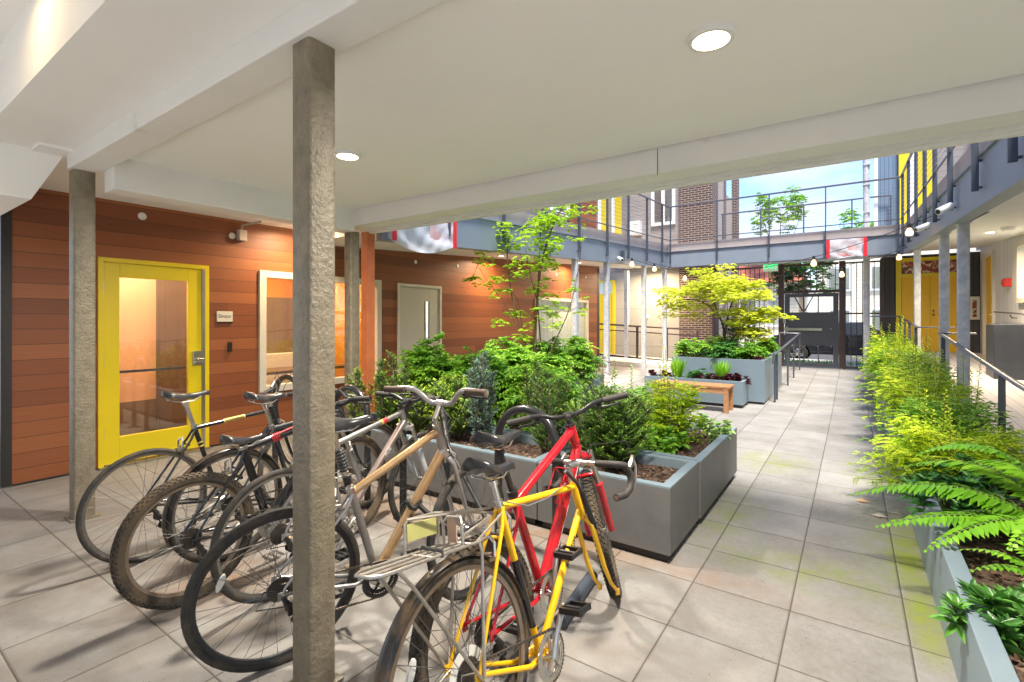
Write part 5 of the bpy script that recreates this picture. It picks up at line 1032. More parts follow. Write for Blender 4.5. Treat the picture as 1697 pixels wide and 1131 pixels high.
# red mountain bicycle
J = bike('red mountain bicycle with knobby tyres leaning against a hoop rack', (-1.11, 1.44), 88.5, lean=7, steer=30, bar='mtb', R=.335, tr=.027, knob=True, tyre='knobby_rubber', rim='rim_black', frame='frame_red', susp=True, forkc='frame_red', fat=.022, seat=.49, sad=.23, sadL=.27, sadW=.16, cs=.43, bbh=.30, forkL=.47, head=.165, wb=1.07, slope=.03, crank=75, barw=.66, post='black_metal')
b = MB(); p, q = J['DJ'], J['BB']; e = (q-p).normalized(); n_ = Vector((e.z, 0, -e.x)); n_ = n_ if n_.z > 0 else -n_; c0 = p+e*.16+n_*.03
for (o1, l1) in ((0, .15),):
    for s in (-1, 1): b.tube([c0+Vector((0, s*.032, 0)), c0+n_*.07+Vector((0, s*.034, 0)), c0+n_*.075+e*.11+Vector((0, s*.034, 0)), c0+e*.15+Vector((0, s*.02, 0)), c0+Vector((0, s*.02, 0))], .003, 6)
    b.tube([c0+n_*.07+Vector((0, .034*math.cos(k*math.pi/8), 0))+n_*(.012*math.sin(k*math.pi/8)) for k in range(9)], .003, 6)
b.build('bottle_cage', M_('frame_red'), J['frame'])
MB().tube([J['DJ']+(J['BB']-J['DJ'])*.05+Vector((.0, -.022, -.02)), J['DJ']+(J['BB']-J['DJ'])*.97+Vector((.0, -.022, -.02))], .003, 6).build('decal_line', M_('white_plastic'), J['frame'])
# yellow road bicycle
J = bike('yellow road bicycle with rear rack and no front wheel, nearest', (-.97, 1.22), 88.5, lean=11.5, pitch=7, headdrop=.035, steer=-10, bar='drop', R=.35, tr=.016, frame='frame_yellow', tyre='fender_black', rim='rim_brown', seat=.615, sad=.12, bbh=.255, sadW=.155, sadL=.27, front=False, rack=True, fender=True, seatc=(.18, .62, 'frame_black'), post='chrome', wb=1.02, crank=62, disc=True, fat=.0155, head=.165)
tube_text(J, J['BB'], J['DJ'], .036, 'RALEIGH', M_('decal_dark'), r=.0158, off=.10)
b = MB(); p = J['HT']; q = J['HB']; b.tube([p+Vector((-.10, -.03, .06)), p+Vector((-.03, -.04, .0)), p+Vector((.0, -.045, -.05))], .008, 8); b.tube([p+Vector((.0, -.045, -.04)), q+Vector((.02, -.05, -.06))], .014, 10); b.build('frame_lock', M_('black_metal'), J['frame'], smooth=True)
MB().tube([J['SJ']+Vector((.0, -.02, .02)), J['SJ']+Vector((.15, -.025, -.02)), J['SJ']+Vector((.3, -.02, -.015)), J['TJ']+Vector((-.1, -.02, .03))], .0025, 5).build('brake_cable', M_('alloy'), J['frame'], smooth=True)

# hoop racks
def hoop(xa, xb, y, h, label, lean=0):
    t = thing('bike_rack', label, 'bike rack', ((xa+xb)/2, y, 0), 'hoop bike racks'); r = (xb-xa)/2; cx = (xa+xb)/2
    pts = [(xa, y, .0), (xa, y, h-r)]+[(cx-r*math.cos(R_(a)), y, h-r+r*math.sin(R_(a))) for a in range(15, 180, 15)]+[(xb, y, h-r), (xb, y, 0)]
    MB().tube(pts, .027, 16).build('hoop', M_('hoop_black'), t, smooth=True)
    for x in (xa, xb): MB().lathe([(.027, .012), (.07, .01), (.075, .0)], 20, (x, y, .001)).build('foot_plate', M_('hoop_black'), t, smooth=True)
hoop(-2.80, -2.36, 2.58, .93, 'black hoop rack behind the gold bicycle handlebar')
hoop(-1.93, -1.49, 2.62, .93, 'black hoop rack the red bicycle leans on, rightmost')
hoop(-3.68, -3.24, 2.60, .93, 'black hoop rack just right of the near column, third from right')
hoop(-4.62, -4.18, 2.60, .96, 'black hoop rack left of the near column, leftmost')
# u-locks and cable lock
def P_(v): return gfr['A'] @ Vector(v)
b = MB(); c0 = gfr['DJ']+(gfr['BB']-gfr['DJ'])*.45; w0 = P_(c0)
b.tube([w0+Vector((.03*math.cos(a)-.0, .03*math.sin(a), .015*math.sin(2*a))) for a in [k*math.pi/5 for k in range(10)]], .014, 8, closed=True)
b.tube([w0+Vector((.03, 0, 0)), w0+Vector((.10, .05, -.08)), w0+Vector((.22, .10, -.14)), w0+Vector((.18, .35, -.15)), (-2.0, 2.2, .75), (-2.32, 2.5, .86), (-2.4, 2.6, .75)], .013, 10)
b.solo('cable_lock', M_('black_trim'), 'thick black cable lock looped round the gold down tube', 'lock', smooth=True)
b = MB(); b.tube([(-1.16, 2.08, .036), (-1.22, 2.56, .036)], .034, 16); b.solo('lock_tube', M_('dark_steel'), 'dark grey tube lying on the pavers beside the yellow bicycle chainring', 'tube', smooth=True)
b = MB(); b.box(-2.5, -1.75, 1.83, 1.86, .001, .022); b.box(-3.5, -2.6, 1.86, 1.89, .001, .022); b.solo('ground_rail', M_('steel'), 'low metal rack rail on the pavers under the bicycles', 'rail')
# ================================================================ vegetation
def unit(a): return a/np.maximum(1e-9, np.linalg.norm(a, axis=-1, keepdims=True))
def leafmesh(name, P, D, L, W, m, parent, up=None, fold=.25, tone=None, droop=0.0, wide=True):
    """P base points, D directions, L lengths, W widths (arrays) -> folded diamond leaves"""
    P = np.asarray(P, float); D = unit(np.asarray(D, float)); n = len(P); L = np.broadcast_to(L, (n,))[:, None]; W = np.broadcast_to(W, (n,))[:, None]
    if up is None: up = np.tile([0, 0, 1.], (n, 1))+RNG.normal(0, .35, (n, 3))
    S = unit(np.cross(D, up)); U = np.cross(S, D)
    mid = P+D*L*.45; tip = P+D*L-U*L*droop
    if wide:
        a1 = P+D*L*.26; a2 = P+D*L*.66-U*L*droop*.4
        V = np.stack([P, a1+S*W*.46+U*W*fold, a2+S*W*.40+U*W*fold, tip, a2-S*W*.40+U*W*fold, a1-S*W*.46+U*W*fold], 1).reshape(-1, 3); nv = 6
    else: V = np.stack([P, mid+S*W*.5+U*W*fold, tip, mid-S*W*.5+U*W*fold], 1).reshape(-1, 3); nv = 4
    off = ORI[parent.name] if parent else Vector((0, 0, 0)); V -= np.array(off)
    me = bpy.data.meshes.new(name); me.vertices.add(nv*n); me.vertices.foreach_set('co', V.ravel())
    base = (np.arange(n)*nv)[:, None]; idx = (base+np.array([[0, 1, 2, 3, 0, 3, 4, 5]]) if wide else base+np.array([[0, 1, 2, 3]])).ravel().astype(np.int32); nf = len(idx)//4
    me.loops.add(len(idx)); me.loops.foreach_set('vertex_index', idx); me.polygons.add(nf)
    me.polygons.foreach_set('loop_start', np.arange(0, len(idx), 4, dtype=np.int32)); me.polygons.foreach_set('loop_total', np.full(nf, 4, dtype=np.int32))
    at = me.attributes.new('tone', 'FLOAT', 'POINT'); t = np.zeros(n) if tone is None else np.asarray(tone); at.data.foreach_set('value', np.repeat(t, nv).astype(np.float32))
    me.materials.append(M_(m)); me.update(); me.validate()
    o = bpy.data.objects.new(name, me); COL.objects.link(o); o.parent = parent; ORI[o.name] = off
    return o
class LF:
    def __init__(s): s.P = []; s.D = []; s.L = []; s.W = []; s.U = []; s.T = []
    def add(s, P, D, L, W, U=None, T=0):
        n = len(P); s.P.append(P); s.D.append(D); s.L.append(np.broadcast_to(L, (n,))); s.W.append(np.broadcast_to(W, (n,)))
        s.U.append(np.tile([0, 0, 1.], (n, 1))+RNG.normal(0, .35, (n, 3)) if U is None else U); s.T.append(np.broadcast_to(T, (n,)))
    def build(s, name, m, parent, **k):
        return leafmesh(name, np.concatenate(s.P), np.concatenate(s.D), np.concatenate(s.L), np.concatenate(s.W), m, parent, up=np.concatenate(s.U), tone=np.concatenate(s.T), **k)
leafmat('leaf_fresh', (.07, .21, .02), (.23, .48, .04), (.50, .70, .07))
leafmat('leaf_deep', (.02, .085, .02), (.055, .19, .03), (.14, .36, .05), .35, .2)
leafmat('leaf_yew', (.035, .10, .02), (.12, .26, .035), (.45, .62, .06), .5, .2)
leafmat('leaf_bluish', (.07, .13, .10), (.17, .28, .23), (.38, .50, .44), .6, .2)
leafmat('leaf_gold', (.16, .34, .015), (.48, .66, .02), (.80, .84, .05), .5, .4)
leafmat('leaf_maple', (.26, .50, .015), (.52, .74, .03), (.76, .88, .07), .45, .45)
leafmat('leaf_lime', (.42, .50, .02), (.74, .78, .05), (.90, .90, .16), .5, .45)
leafmat('leaf_purple', (.035, .008, .012), (.11, .025, .035), (.26, .07, .09), .5, .2)
leafmat('leaf_fern', (.10, .32, .015), (.28, .60, .03), (.50, .78, .06), .4, .4)
leafmat('leaf_pale', (.10, .24, .06), (.28, .44, .12), (.50, .62, .25), .5, .3)

def rdir(n, zmin=-1, zmax=1):
    z = RNG.uniform(zmin, zmax, n); a = RNG.uniform(0, 2*np.pi, n); r = np.sqrt(1-z*z); return np.stack([r*np.cos(a), r*np.sin(a), z], 1)
def compound_leaf(lf, p, d, L, n, lw, ll, tone=0):
    """pinnate leaf: pairs of leaflets along an arching rachis"""
    d = unit(np.array(d)); side = unit(np.cross(d, [0, 0, 1.])); P = []; D = []; U = []
    for i in range(n):
        t = (i+1)/n; q = p+d*L*t+np.array([0, 0, -.35*L*t*t]); dd = unit(d+np.array([0, 0, -.7*t]))
        for s in (-1, 1): P.append(q); D.append(unit(dd*.5+side*s+RNG.normal(0, .12, 3))); U.append(np.array([0, 0, 1.])+RNG.normal(0, .2, 3))
    P.append(p+d*L+np.array([0, 0, -.35*L])); D.append(d+np.array([0, 0, -.5])); U.append(np.array([0, 0, 1.]))
    lf.add(np.array(P), np.array(D), ll*RNG.uniform(.8, 1.15, len(P)), lw, np.array(U), tone)
def leafy_shrub(name, label, x, y, z0, r, h, m='leaf_fresh', n=260, ll=.05, lw=.022, L=.2, np_=5, group='leafy shrubs in the planters', cat='shrub', ry=None, stems=6):
    t = thing(name, label, cat, (x, y, z0), group); lf = LF(); ry = ry or r; st = MB(); hubs = []
    for i in range(max(9, int(n/14))):
        a = RNG.uniform(0, 2*np.pi); q = RNG.uniform(.0, 1)**.5; hh = h*(1-.55*q*q)*RNG.uniform(.55, 1.0)
        hubs.append(np.array([x+r*q*.85*math.cos(a), y+ry*q*.85*math.sin(a), z0+hh]))
    for k, c in enumerate(hubs):
        st.tube([(x+(c[0]-x)*.25, y+(c[1]-y)*.25, z0-.02), (x+(c[0]-x)*.6, y+(c[1]-y)*.6, z0+(c[2]-z0)*.5), tuple(c)], [.006, .004, .0025], 5)
        tone = RNG.uniform(.0, .65)
        for j in range(int(n/len(hubs))):
            dr = rdir(1, -.1, .9)[0]; c2 = c-np.array([0, 0, RNG.uniform(0, .35)*h])*(RNG.random() < .5); compound_leaf(lf, c2, dr, L*RNG.uniform(.6, 1.1), np_, lw, ll, tone)
    lf.build('foliage', m, t, droop=.15); st.build('stems', M_('stem_brown'), t); return t
def conifer(name, label, x, y, z0, h, r, m='leaf_yew', nst=9, nb=26, group='yews in the planters', spread=.5, tipgold=.5, nl=.025, nw=.0075, cat='shrub'):
    """upright yew: stems with side twigs clothed in needles"""
    t = thing(name, label, cat, (x, y, z0), group); lf = LF(); st = MB()
    for i in range(nst):
        a = 2*math.pi*i/nst+RNG.uniform(-.3, .3); q = RNG.uniform(.25, 1)*(i > 0); hh = h*RNG.uniform(.72, 1.0)*(1-.22*q)
        top = np.array([x+r*q*math.cos(a), y+r*q*math.sin(a), z0+hh]); base = np.array([x+.2*r*q*math.cos(a), y+.2*r*q*math.sin(a), z0-.02])
        bend = np.array([.25*r*math.cos(a), .25*r*math.sin(a), 0])
        cur = lambda s_: base+(top-base)*s_+bend*4*s_*(1-s_)*.5
        st.tube([tuple(cur(s_)) for s_ in np.linspace(0, 1, 6)], [.008, .007, .006, .005, .004, .002], 5)
        tips = [(cur(s_), None) for s_ in (1.0,)]
        for j in range(int(nb*1.7)):
            s_ = RNG.uniform(.10, 1.0); p = cur(s_); b_ = RNG.uniform(0, 2*np.pi); up_ = RNG.uniform(.45, 1.3); d = unit(np.array([math.cos(b_), math.sin(b_), up_])); ln = r*RNG.uniform(.35, .75)*(1.12-.55*s_)*spread*2
            e = p+d*ln; st.tube([tuple(p), tuple(e)], [.0025, .001], 4)
            k = max(10, int(ln/.0042)); ss = np.linspace(.1, 1.0, k); Q = p+(e-p)*ss[:, None]; sd = unit(np.cross(d, [0, 0, 1.])); sg = np.where(np.arange(k) % 2, 1., -1.)[:, None]
            Dn = unit(d*.75+sd*sg*.8+RNG.normal(0, .22, (k, 3))+np.array([0, 0, .15])); tone = np.where(ss > .62, tipgold, .02)*(ss)+RNG.uniform(0, .12)
            lf.add(Q, Dn, nl*RNG.uniform(.8, 1.2, k), nw, None, tone)
    lf.build('needles', m, t, wide=False); st.build('stems', M_('bark'), t); return t
def spray_shrub(name, label, x, y, z0, r, h, m='leaf_gold', nbr=60, group='golden feathery shrubs in the trough', ll=.022, lw=.011, lean=(0, 0), nt_=9):
    """arching branches with flat sprays of tiny leaves"""
    t = thing(name, label, 'shrub', (x, y, z0), group); lf = LF(); st = MB()
    for i in range(nbr):
        a = RNG.uniform(0, 2*np.pi); el = RNG.uniform(.0, 1.0)**.7; z1 = z0+h*el*RNG.uniform(.75, 1.08); rad = r*RNG.uniform(.55, 1.1)*(1-.45*el)
        p0 = np.array([x+.15*r*math.cos(a), y+.15*r*math.sin(a), z0-.02]); dv = np.array([math.cos(a)+lean[0], math.sin(a)+lean[1], 0])
        p2 = p0+dv*rad+np.array([0, 0, z1-z0]); p1 = p0+dv*rad*.3+np.array([0, 0, (z1-z0)*.9])
        B = lambda s_: (1-s_)**2*p0+2*s_*(1-s_)*p1+s_**2*p2
        st.tube([tuple(B(s_)) for s_ in np.linspace(0, 1, 7)], [.004, .004, .003, .003, .002, .0015, .001], 4)
        tn = RNG.uniform(0, .25)+.45*el
        for j in range(nt_):
            s_ = .28+.72*j/(nt_-1); p = B(s_); tg = unit(B(min(1, s_+.02))-B(s_-.02)); sd = unit(np.cross(tg, [0, 0, 1.])); sgn = 1 if j % 2 else -1
            d = unit(tg*.6+sd*sgn+np.array([0, 0, RNG.uniform(-.2, .15)])); ln = RNG.uniform(.09, .17)*(1.25-.6*s_); k = int(ln/.0065); ss = np.linspace(.08, 1, k)
            Q = p+d*ln*ss[:, None]-np.array([0, 0, 1.])*(ln*.22*ss[:, None]**2); s2 = unit(np.cross(d, [0, 0, 1.])); sg = np.where(np.arange(k) % 2, 1., -1.)[:, None]
            lf.add(Q, unit(d*.55+s2*sg+RNG.normal(0, .12, (k, 3))), ll*(1.1-.5*ss), lw, np.tile([0, 0, 1.], (k, 1))+RNG.normal(0, .2, (k, 3)), tn+.15*ss)
    k = int(2600*r); a_ = RNG.uniform(0, 6.28, k); q_ = RNG.uniform(0, 1, k)**.5; hh = RNG.uniform(.05, .86, k)
    P = np.stack([x+r*.92*q_*np.cos(a_)*(1-.3*hh), y+r*1.05*q_*np.sin(a_)*(1-.3*hh), z0+h*hh], 1); lf.add(P, np.stack([np.cos(a_), np.sin(a_), RNG.uniform(-.4, .6, k)], 1)+RNG.normal(0, .3, (k, 3)), ll*1.7*RNG.uniform(.6, 1.2, k), lw*1.4, None, RNG.uniform(0, .22, k))
    for j in range(4):
        a = RNG.uniform(0, 6.28); q = r*RNG.uniform(.1, .7); b0 = np.array([x+q*math.cos(a), y+q*math.sin(a), z0+h*.4]); b1 = b0+np.array([RNG.normal(0, .04), RNG.normal(0, .04), h*RNG.uniform(.75, 1.15)]); st.tube([tuple(b0), tuple(b1)], [.003, .0012], 4)
        kk = 26; ss = np.linspace(.2, 1, kk); a2 = np.arange(kk)*2.4; lf.add(b0+(b1-b0)*ss[:, None], np.stack([np.cos(a2), np.sin(a2), np.full(kk, .5)], 1), ll*1.5*(1.25-.6*ss), lw*1.2, None, .55)
    lf.build('foliage', m, t); st.build('stems', M_('stem_brown'), t); return t
def fern(name, label, x, y, z0, fronds, m='leaf_fern', group=None, pw=.3, lw=.016, npin=24):
    t = thing(name, label, 'fern', (x, y, z0), group); lf = LF(); st = MB()
    for (az, L, rise, drop) in fronds:
        a = R_(az); d = np.array([math.cos(a), math.sin(a), 0]); p0 = np.array([x, y, z0]); p1 = p0+d*L*.35+np.array([0, 0, rise*1.25]); p2 = p0+d*L+np.array([0, 0, rise-drop]); 
        B = lambda s_: (1-s_)**2*p0+2*s_*(1-s_)*p1+s_**2*p2
        st.tube([tuple(B(s_)) for s_ in np.linspace(0, 1, 12)], [.0035]*6+[.0025]*4+[.0015]*2, 5)
        P = []; D = []; Ls = []; U = []; k = int(npin*(L/.7)**.5)
        for i in range(k):
            s_ = .14+.86*i/(k-1); p = B(s_); tg = unit(B(min(1, s_+.02))-B(s_-.02)); sd = unit(np.cross(tg, [0, 0, 1.])); prof = math.sin(math.pi*min(1, (s_-.08)/.95)**.75)**.8 if s_ < 1 else .1
            for sg in (-1, 1): P.append(p); D.append(unit(sd*sg+tg*.32+RNG.normal(0, .05, 3)-np.array([0, 0, .12]))); Ls.append(max(.012, pw*L*.5*prof)); U.append(np.cross(sd, tg)+RNG.normal(0, .12, 3))
        # each pinna gets small toothed lobes: two overlapped narrow leaves
        P, D, U, Ls = map(np.array, (P, D, U, Ls)); lf.add(P, D, Ls, lw*(.5+Ls/Ls.max()*.7), U, RNG.uniform(.05, .5))
        lf.add(P+D*Ls[:, None]*.08, unit(D+RNG.normal(0, .03, D.shape)), Ls*.8, lw*1.3*(.5+Ls/Ls.max()*.7), U, RNG.uniform(.05, .5))
    lf.build('fronds', m, t, fold=.08, droop=.12); st.build('rachis', M_('stem_green'), t); return t
mat('stem_green', (.12, .20, .04), .6)
def rosette(name, label, x, y, z0, r, h, m='leaf_deep', nst=12, nl=11, ll=.085, lw=.026, group=None, cat='shrub', tone=(.0, .5)):
    t = thing(name, label, cat, (x, y, z0), group); lf = LF(); st = MB()
    for i in range(nst):
        a = RNG.uniform(0, 2*np.pi); q = RNG.uniform(0, 1)**.6; c = np.array([x+r*q*math.cos(a), y+r*q*math.sin(a), z0+h*(1-.5*q)*RNG.uniform(.65, 1.05)])
        st.tube([(x+.2*(c[0]-x), y+.2*(c[1]-y), z0-.02), tuple((c+np.array([x, y, z0]))/2+np.array([0, 0, .03])), tuple(c)], [.005, .004, .003], 5)
        for lev in (0, 1, 2):
            k = nl; an = RNG.uniform(0, 6)+np.arange(k)*2*np.pi/k; tilt = (.75, .3, -.1)[lev]; D = np.stack([np.cos(an), np.sin(an), np.full(k, tilt)+RNG.normal(0, .15, k)], 1)
            lf.add(np.tile(c-np.array([0, 0, .03*lev]), (k, 1)), D, ll*RNG.uniform(.75, 1.1, k)*(1-.1*(2-lev)), lw, None, RNG.uniform(*tone))
    lf.build('leaves', m, t, droop=.12); st.build('stems', M_('stem_green'), t); return t
def maple_clumps(lf, c, r, n, ll, lw, flat=.25, tone=0., nl=5):
    for i in range(n):
        a = RNG.uniform(0, 2*np.pi); q = RNG.uniform(0, 1)**.5; p = c+np.array([r*q*math.cos(a), r*q*math.sin(a), r*flat*RNG.normal(0, .45)-.12*r*q*q]); out_ = math.atan2(p[1]-c[1], p[0]-c[0])+RNG.normal(0, .5)
        tn = tone+RNG.uniform(0, .3); an = out_+np.linspace(-1.25, 1.25, nl); D = np.stack([np.cos(an), np.sin(an), np.full(nl, RNG.uniform(-.55, .05))], 1)
        lf.add(np.tile(p, (nl, 1)), D, ll*(1-.35*np.abs(np.linspace(-1, 1, nl)))*RNG.uniform(.8, 1.15), lw, np.tile([0, 0, 1.], (nl, 1))+RNG.normal(0, .15, (nl, 3)), tn)
def tree(name, label, base, limbs, clumps, m, ll, lw, per, cat='tree', bark='bark', r0=.03, nl=5, flat=.25, group=None, split=1, jz=.3):
    t = thing(name, label, cat, base, group); st = MB(); B = Vector(base)
    for (pts, ra) in limbs: 
        pp = [B+Vector(p) for p in pts]; sm = []
        for i in range(len(pp)-1):
            p0, p1, p2, p3 = pp[max(i-1, 0)], pp[i], pp[i+1], pp[min(i+2, len(pp)-1)]
            for k in range(5): q = k/5; sm.append(.5*((2*p1)+(-p0+p2)*q+(2*p0-5*p1+4*p2-p3)*q*q+(-p0+3*p1-3*p2+p3)*q**3))
        sm.append(pp[-1]); n = len(sm); st.tube(sm, [ra*(1-.75*i/(n-1)) for i in range(n)], 7)
    lf = LF(); tw = st
    for (cx, cy, cz, r, dens) in clumps:
        c = np.array([base[0]+cx, base[1]+cy, base[2]+cz])
        for k in range(split): maple_clumps(lf, c+RNG.normal(0, 1, 3)*np.array([r*.6, r*.6, r*jz])*(k > 0), r*(.62 if split > 1 else 1), int(per*dens/split), ll, lw, flat, RNG.uniform(0, .4), nl)
        best = min(((B+Vector(p)-Vector(c)).length, tuple(B+Vector(p))) for (pts, _) in limbs for p in pts); tw.tube([best[1], tuple((Vector(best[1])+Vector(c))/2+Vector((0, 0, .04))), tuple(c)], [.006, .004, .002], 4)
        for k in range(4): a = RNG.uniform(0, 6.28); tw.tube([tuple(c), (c[0]+r*.7*math.cos(a), c[1]+r*.7*math.sin(a), c[2]-.03*r)], [.003, .001], 4)
    lf.build('crown', m, t, droop=.15); st.build('trunk', M_(bark), t, smooth=True); return t

leafmat('mulch_chips', (.035, .018, .010), (.13, .07, .04), (.36, .25, .17), .9, 0)
n = 9000; P = np.stack([RNG.uniform(.44, .92, n), RNG.uniform(1.1, 14, n)**1.0, np.zeros(n)], 1); P[:, 1] = 1.1+12.5*RNG.uniform(0, 1, n)**1.8; P[:, 2] = .275+.0107*(P[:, 1]-1.05)+RNG.uniform(.004, .016, n); a_ = RNG.uniform(0, 6.28, n)
MULCH.append((P, np.stack([np.cos(a_), np.sin(a_), RNG.uniform(-.25, .3, n)], 1), RNG.uniform(.012, .045, n), bpy.data.objects['planting_trough']))
for P, D, Ls, par in MULCH: o = leafmesh('mulch', P, D, Ls, Ls*.45, 'mulch_chips', par, tone=RNG.uniform(0, .65, len(P)), wide=False); o['kind'] = 'stuff'
# --- front planter row
Z1 = .40
conifer('yew', 'large dark yew filling the front corner planter', -1.42, 3.36, Z1, .66, .30, nst=15, nb=34, tipgold=.45, spread=.55)
conifer('yew', 'tall thin-stemmed yew behind the rightmost hoop rack', -2.02, 3.42, Z1, .86, .20, nst=9, nb=24, tipgold=.35)
conifer('yew', 'bright-tipped yew left of the blue-grey conifer', -3.0, 3.4, Z1, .62, .26, nst=11, nb=28, tipgold=.75)
conifer('blue_conifer', 'blue-grey upright conifer, tallest in the long front planter', -2.62, 3.32, Z1, .95, .17, m='leaf_bluish', nst=8, nb=30, tipgold=.4, group=None)
conifer('yew', 'tall dark yew just right of the orange post', -3.75, 3.3, Z1, .84, .20, nst=10, nb=28, tipgold=.5)
conifer('yew', 'narrow bright yew at the left end of the long planter', -4.18, 3.25, Z1, .70, .13, nst=7, nb=24, tipgold=.8)
conifer('yew', 'low yellow-tipped yew under the gold bicycle handlebar', -3.38, 3.3, Z1, .50, .24, nst=9, nb=24, tipgold=.85)
conifer('yew', 'small bright yew right of the thin-stemmed yew', -1.72, 3.45, Z1, .50, .18, nst=8, nb=22, tipgold=.8)
# --- leafy shrubs
for i, (x, y, r, h, m, l) in enumerate(((-4.05, 4.2, .42, .74, 'leaf_fresh', 'leafy green shrub behind the yew at the left planter end'), (-3.35, 4.3, .46, .72, 'leaf_fresh', 'broad leafy green shrub below the beige door'), (-2.75, 4.45, .40, .62, 'leaf_fresh', 'leafy shrub behind the blue-grey conifer'),
    (-4.05, 5.75, .42, .80, 'leaf_fresh', 'leafy shrub at the near end of the long blue planter'), (-4.05, 6.75, .45, .78, 'leaf_fresh', 'leafy shrub at the foot of the vine maple'), (-4.05, 7.7, .48, .72, 'leaf_fresh', 'drooping leafy shrub at the far end of the long blue planter'))):
    leafy_shrub('leafy_shrub', l, x, y, .40, r*1.05, h*1.12, m, n=520, ll=.066, lw=.032, L=.22)
leafy_shrub('leafy_shrub', 'low purple-flowered leafy shrub at the right end of the long blue planter', -3.95, 8.15, .40, .28, .62, 'leaf_purple', n=70, ll=.05, lw=.025, L=.16)
conifer('yew', 'olive yew in the middle planter behind the hoop rack', -2.45, 3.95, Z1, .72, .24, nst=9, nb=24, tipgold=.7)
# --- second planter
spray_shrub('golden_shrub', 'golden small-leaved shrub in the planter behind the front corner', -1.32, 4.35, Z1, .32, .62, 'leaf_gold', nbr=46, group=None, ll=.026, lw=.014)
spray_shrub('golden_shrub', 'pale green shrub to the left of the golden shrub', -1.85, 4.4, Z1, .30, .50, 'leaf_pale', nbr=34, group=None, ll=.03, lw=.017)
rosette('hellebore', 'pale green hellebore drooping over the planter corner by the walkway', -1.08, 4.75, Z1, .20, .24, 'leaf_pale', nst=9, nl=6, ll=.075, lw=.05, tone=(.2, .6))
rosette('hellebore', 'dark leafed hellebore under the golden shrub', -1.30, 4.05, Z1, .22, .20, 'leaf_fresh', nst=9, nl=7, ll=.09, lw=.045)
fern('fern', 'small fern between the yew and the golden shrub', -1.62, 3.95, Z1, [(a, .42, .22, .05) for a in (-70, -30, 20, 80, 150, 220, 260)], group='small ferns', pw=.28)
leafy_shrub('leafy_shrub', 'small bronze-tinted shrub at the far side of the golden shrub', -1.75, 4.85, Z1, .2, .5, 'leaf_fresh', n=60, ll=.05, lw=.024, L=.14)
# --- low blue planter
for k, (x, l) in enumerate(((-3.0, 'purple heuchera at the left end of the low blue planter'), (-2.1, 'purple heuchera in the middle of the low blue planter'), (-1.7, 'purple heuchera at the right end of the low blue planter'))):
    rosette('heuchera', l, x, 9.25, .37, .24, .20, 'leaf_purple', nst=13, nl=7, ll=.075, lw=.06, group='purple heucheras', cat='plant')
def grass(label, x, y, z0, h, r, n=150):
    t = thing('strappy_plant', label, 'plant', (x, y, z0), 'strappy plants'); a = RNG.uniform(0, 6.28, n); sp = RNG.uniform(.05, .5, n); D = np.stack([np.cos(a)*sp, np.sin(a)*sp, np.ones(n)], 1)
    P = np.array([x, y, z0])+np.stack([np.cos(a)*.03, np.sin(a)*.03, np.zeros(n)], 1); U = np.stack([np.cos(a), np.sin(a), np.full(n, .2)], 1); leafmesh('blades', P, D, h*RNG.uniform(.6, 1.05, n), .018, 'leaf_fern', t, up=U, fold=.05, tone=RNG.uniform(.1, .6, n), droop=-.0)
grass('strappy light green plant at the left of the low blue planter', -2.65, 9.2, .37, .46, .2); grass('strappy plant at the right of the low blue planter', -1.9, 9.28, .37, .44, .2)
leafy_shrub('leafy_shrub', 'small dark shrub between the strappy plants', -2.3, 9.2, .37, .2, .32, 'leaf_deep', n=60, ll=.05, lw=.025, L=.12)
# --- tall planter: shrubs and Japanese maple
for x, y, h, m, l in ((-2.55, 10.0, .42, 'leaf_fresh', 'bushy green shrub at the left of the tall blue planter'), (-2.0, 9.95, .40, 'leaf_deep', 'bushy dark green shrub in the middle of the tall blue planter'), (-1.55, 10.0, .34, 'leaf_fresh', 'bushy green shrub at the right corner of the tall blue planter'), (-2.3, 11.2, .5, 'leaf_fresh', 'bushy shrub at the back left of the tall blue planter'), (-1.6, 11.3, .45, 'leaf_fresh', 'bushy shrub at the back right of the tall blue planter')):
    leafy_shrub('leafy_shrub', l, x, y, .70, .38, h, m, n=150, ll=.065, lw=.03, L=.2)
rosette('heuchera', 'purple heuchera trailing over the tall planter corner', -1.40, 9.7, .70, .16, .16, 'leaf_purple', nst=9, nl=6, ll=.07, lw=.06, group='purple heucheras', cat='plant')
cl = []
for (cx, cy, cz, r, d_) in ((-1.1, 0, 1.25, .42, 1), (-.75, .2, 1.38, .45, 1), (-.35, -.1, 1.50, .45, 1), (0, .2, 1.58, .42, 1), (.35, 0, 1.60, .42, 1), (.7, .1, 1.52, .38, .9), (-.9, -.2, 1.10, .32, .7), (-.45, .2, 1.28, .38, .8), (.1, -.2, 1.38, .4, .8), (.6, -.1, 1.30, .36, .8), (.95, .1, 1.36, .26, .5),
    (.75, .1, .95, .36, .9), (1.0, 0, .80, .34, .9), (.55, -.1, .75, .30, .8), (.85, .1, .62, .28, .7), (.3, 0, .9, .26, .4), (1.15, 0, .95, .2, .4)): cl.append((cx, cy, cz, r, d_))
cl = [(a*.72 if a > 0 else a, b_, c, d_*.95, e) for (a, b_, c, d_, e) in cl]
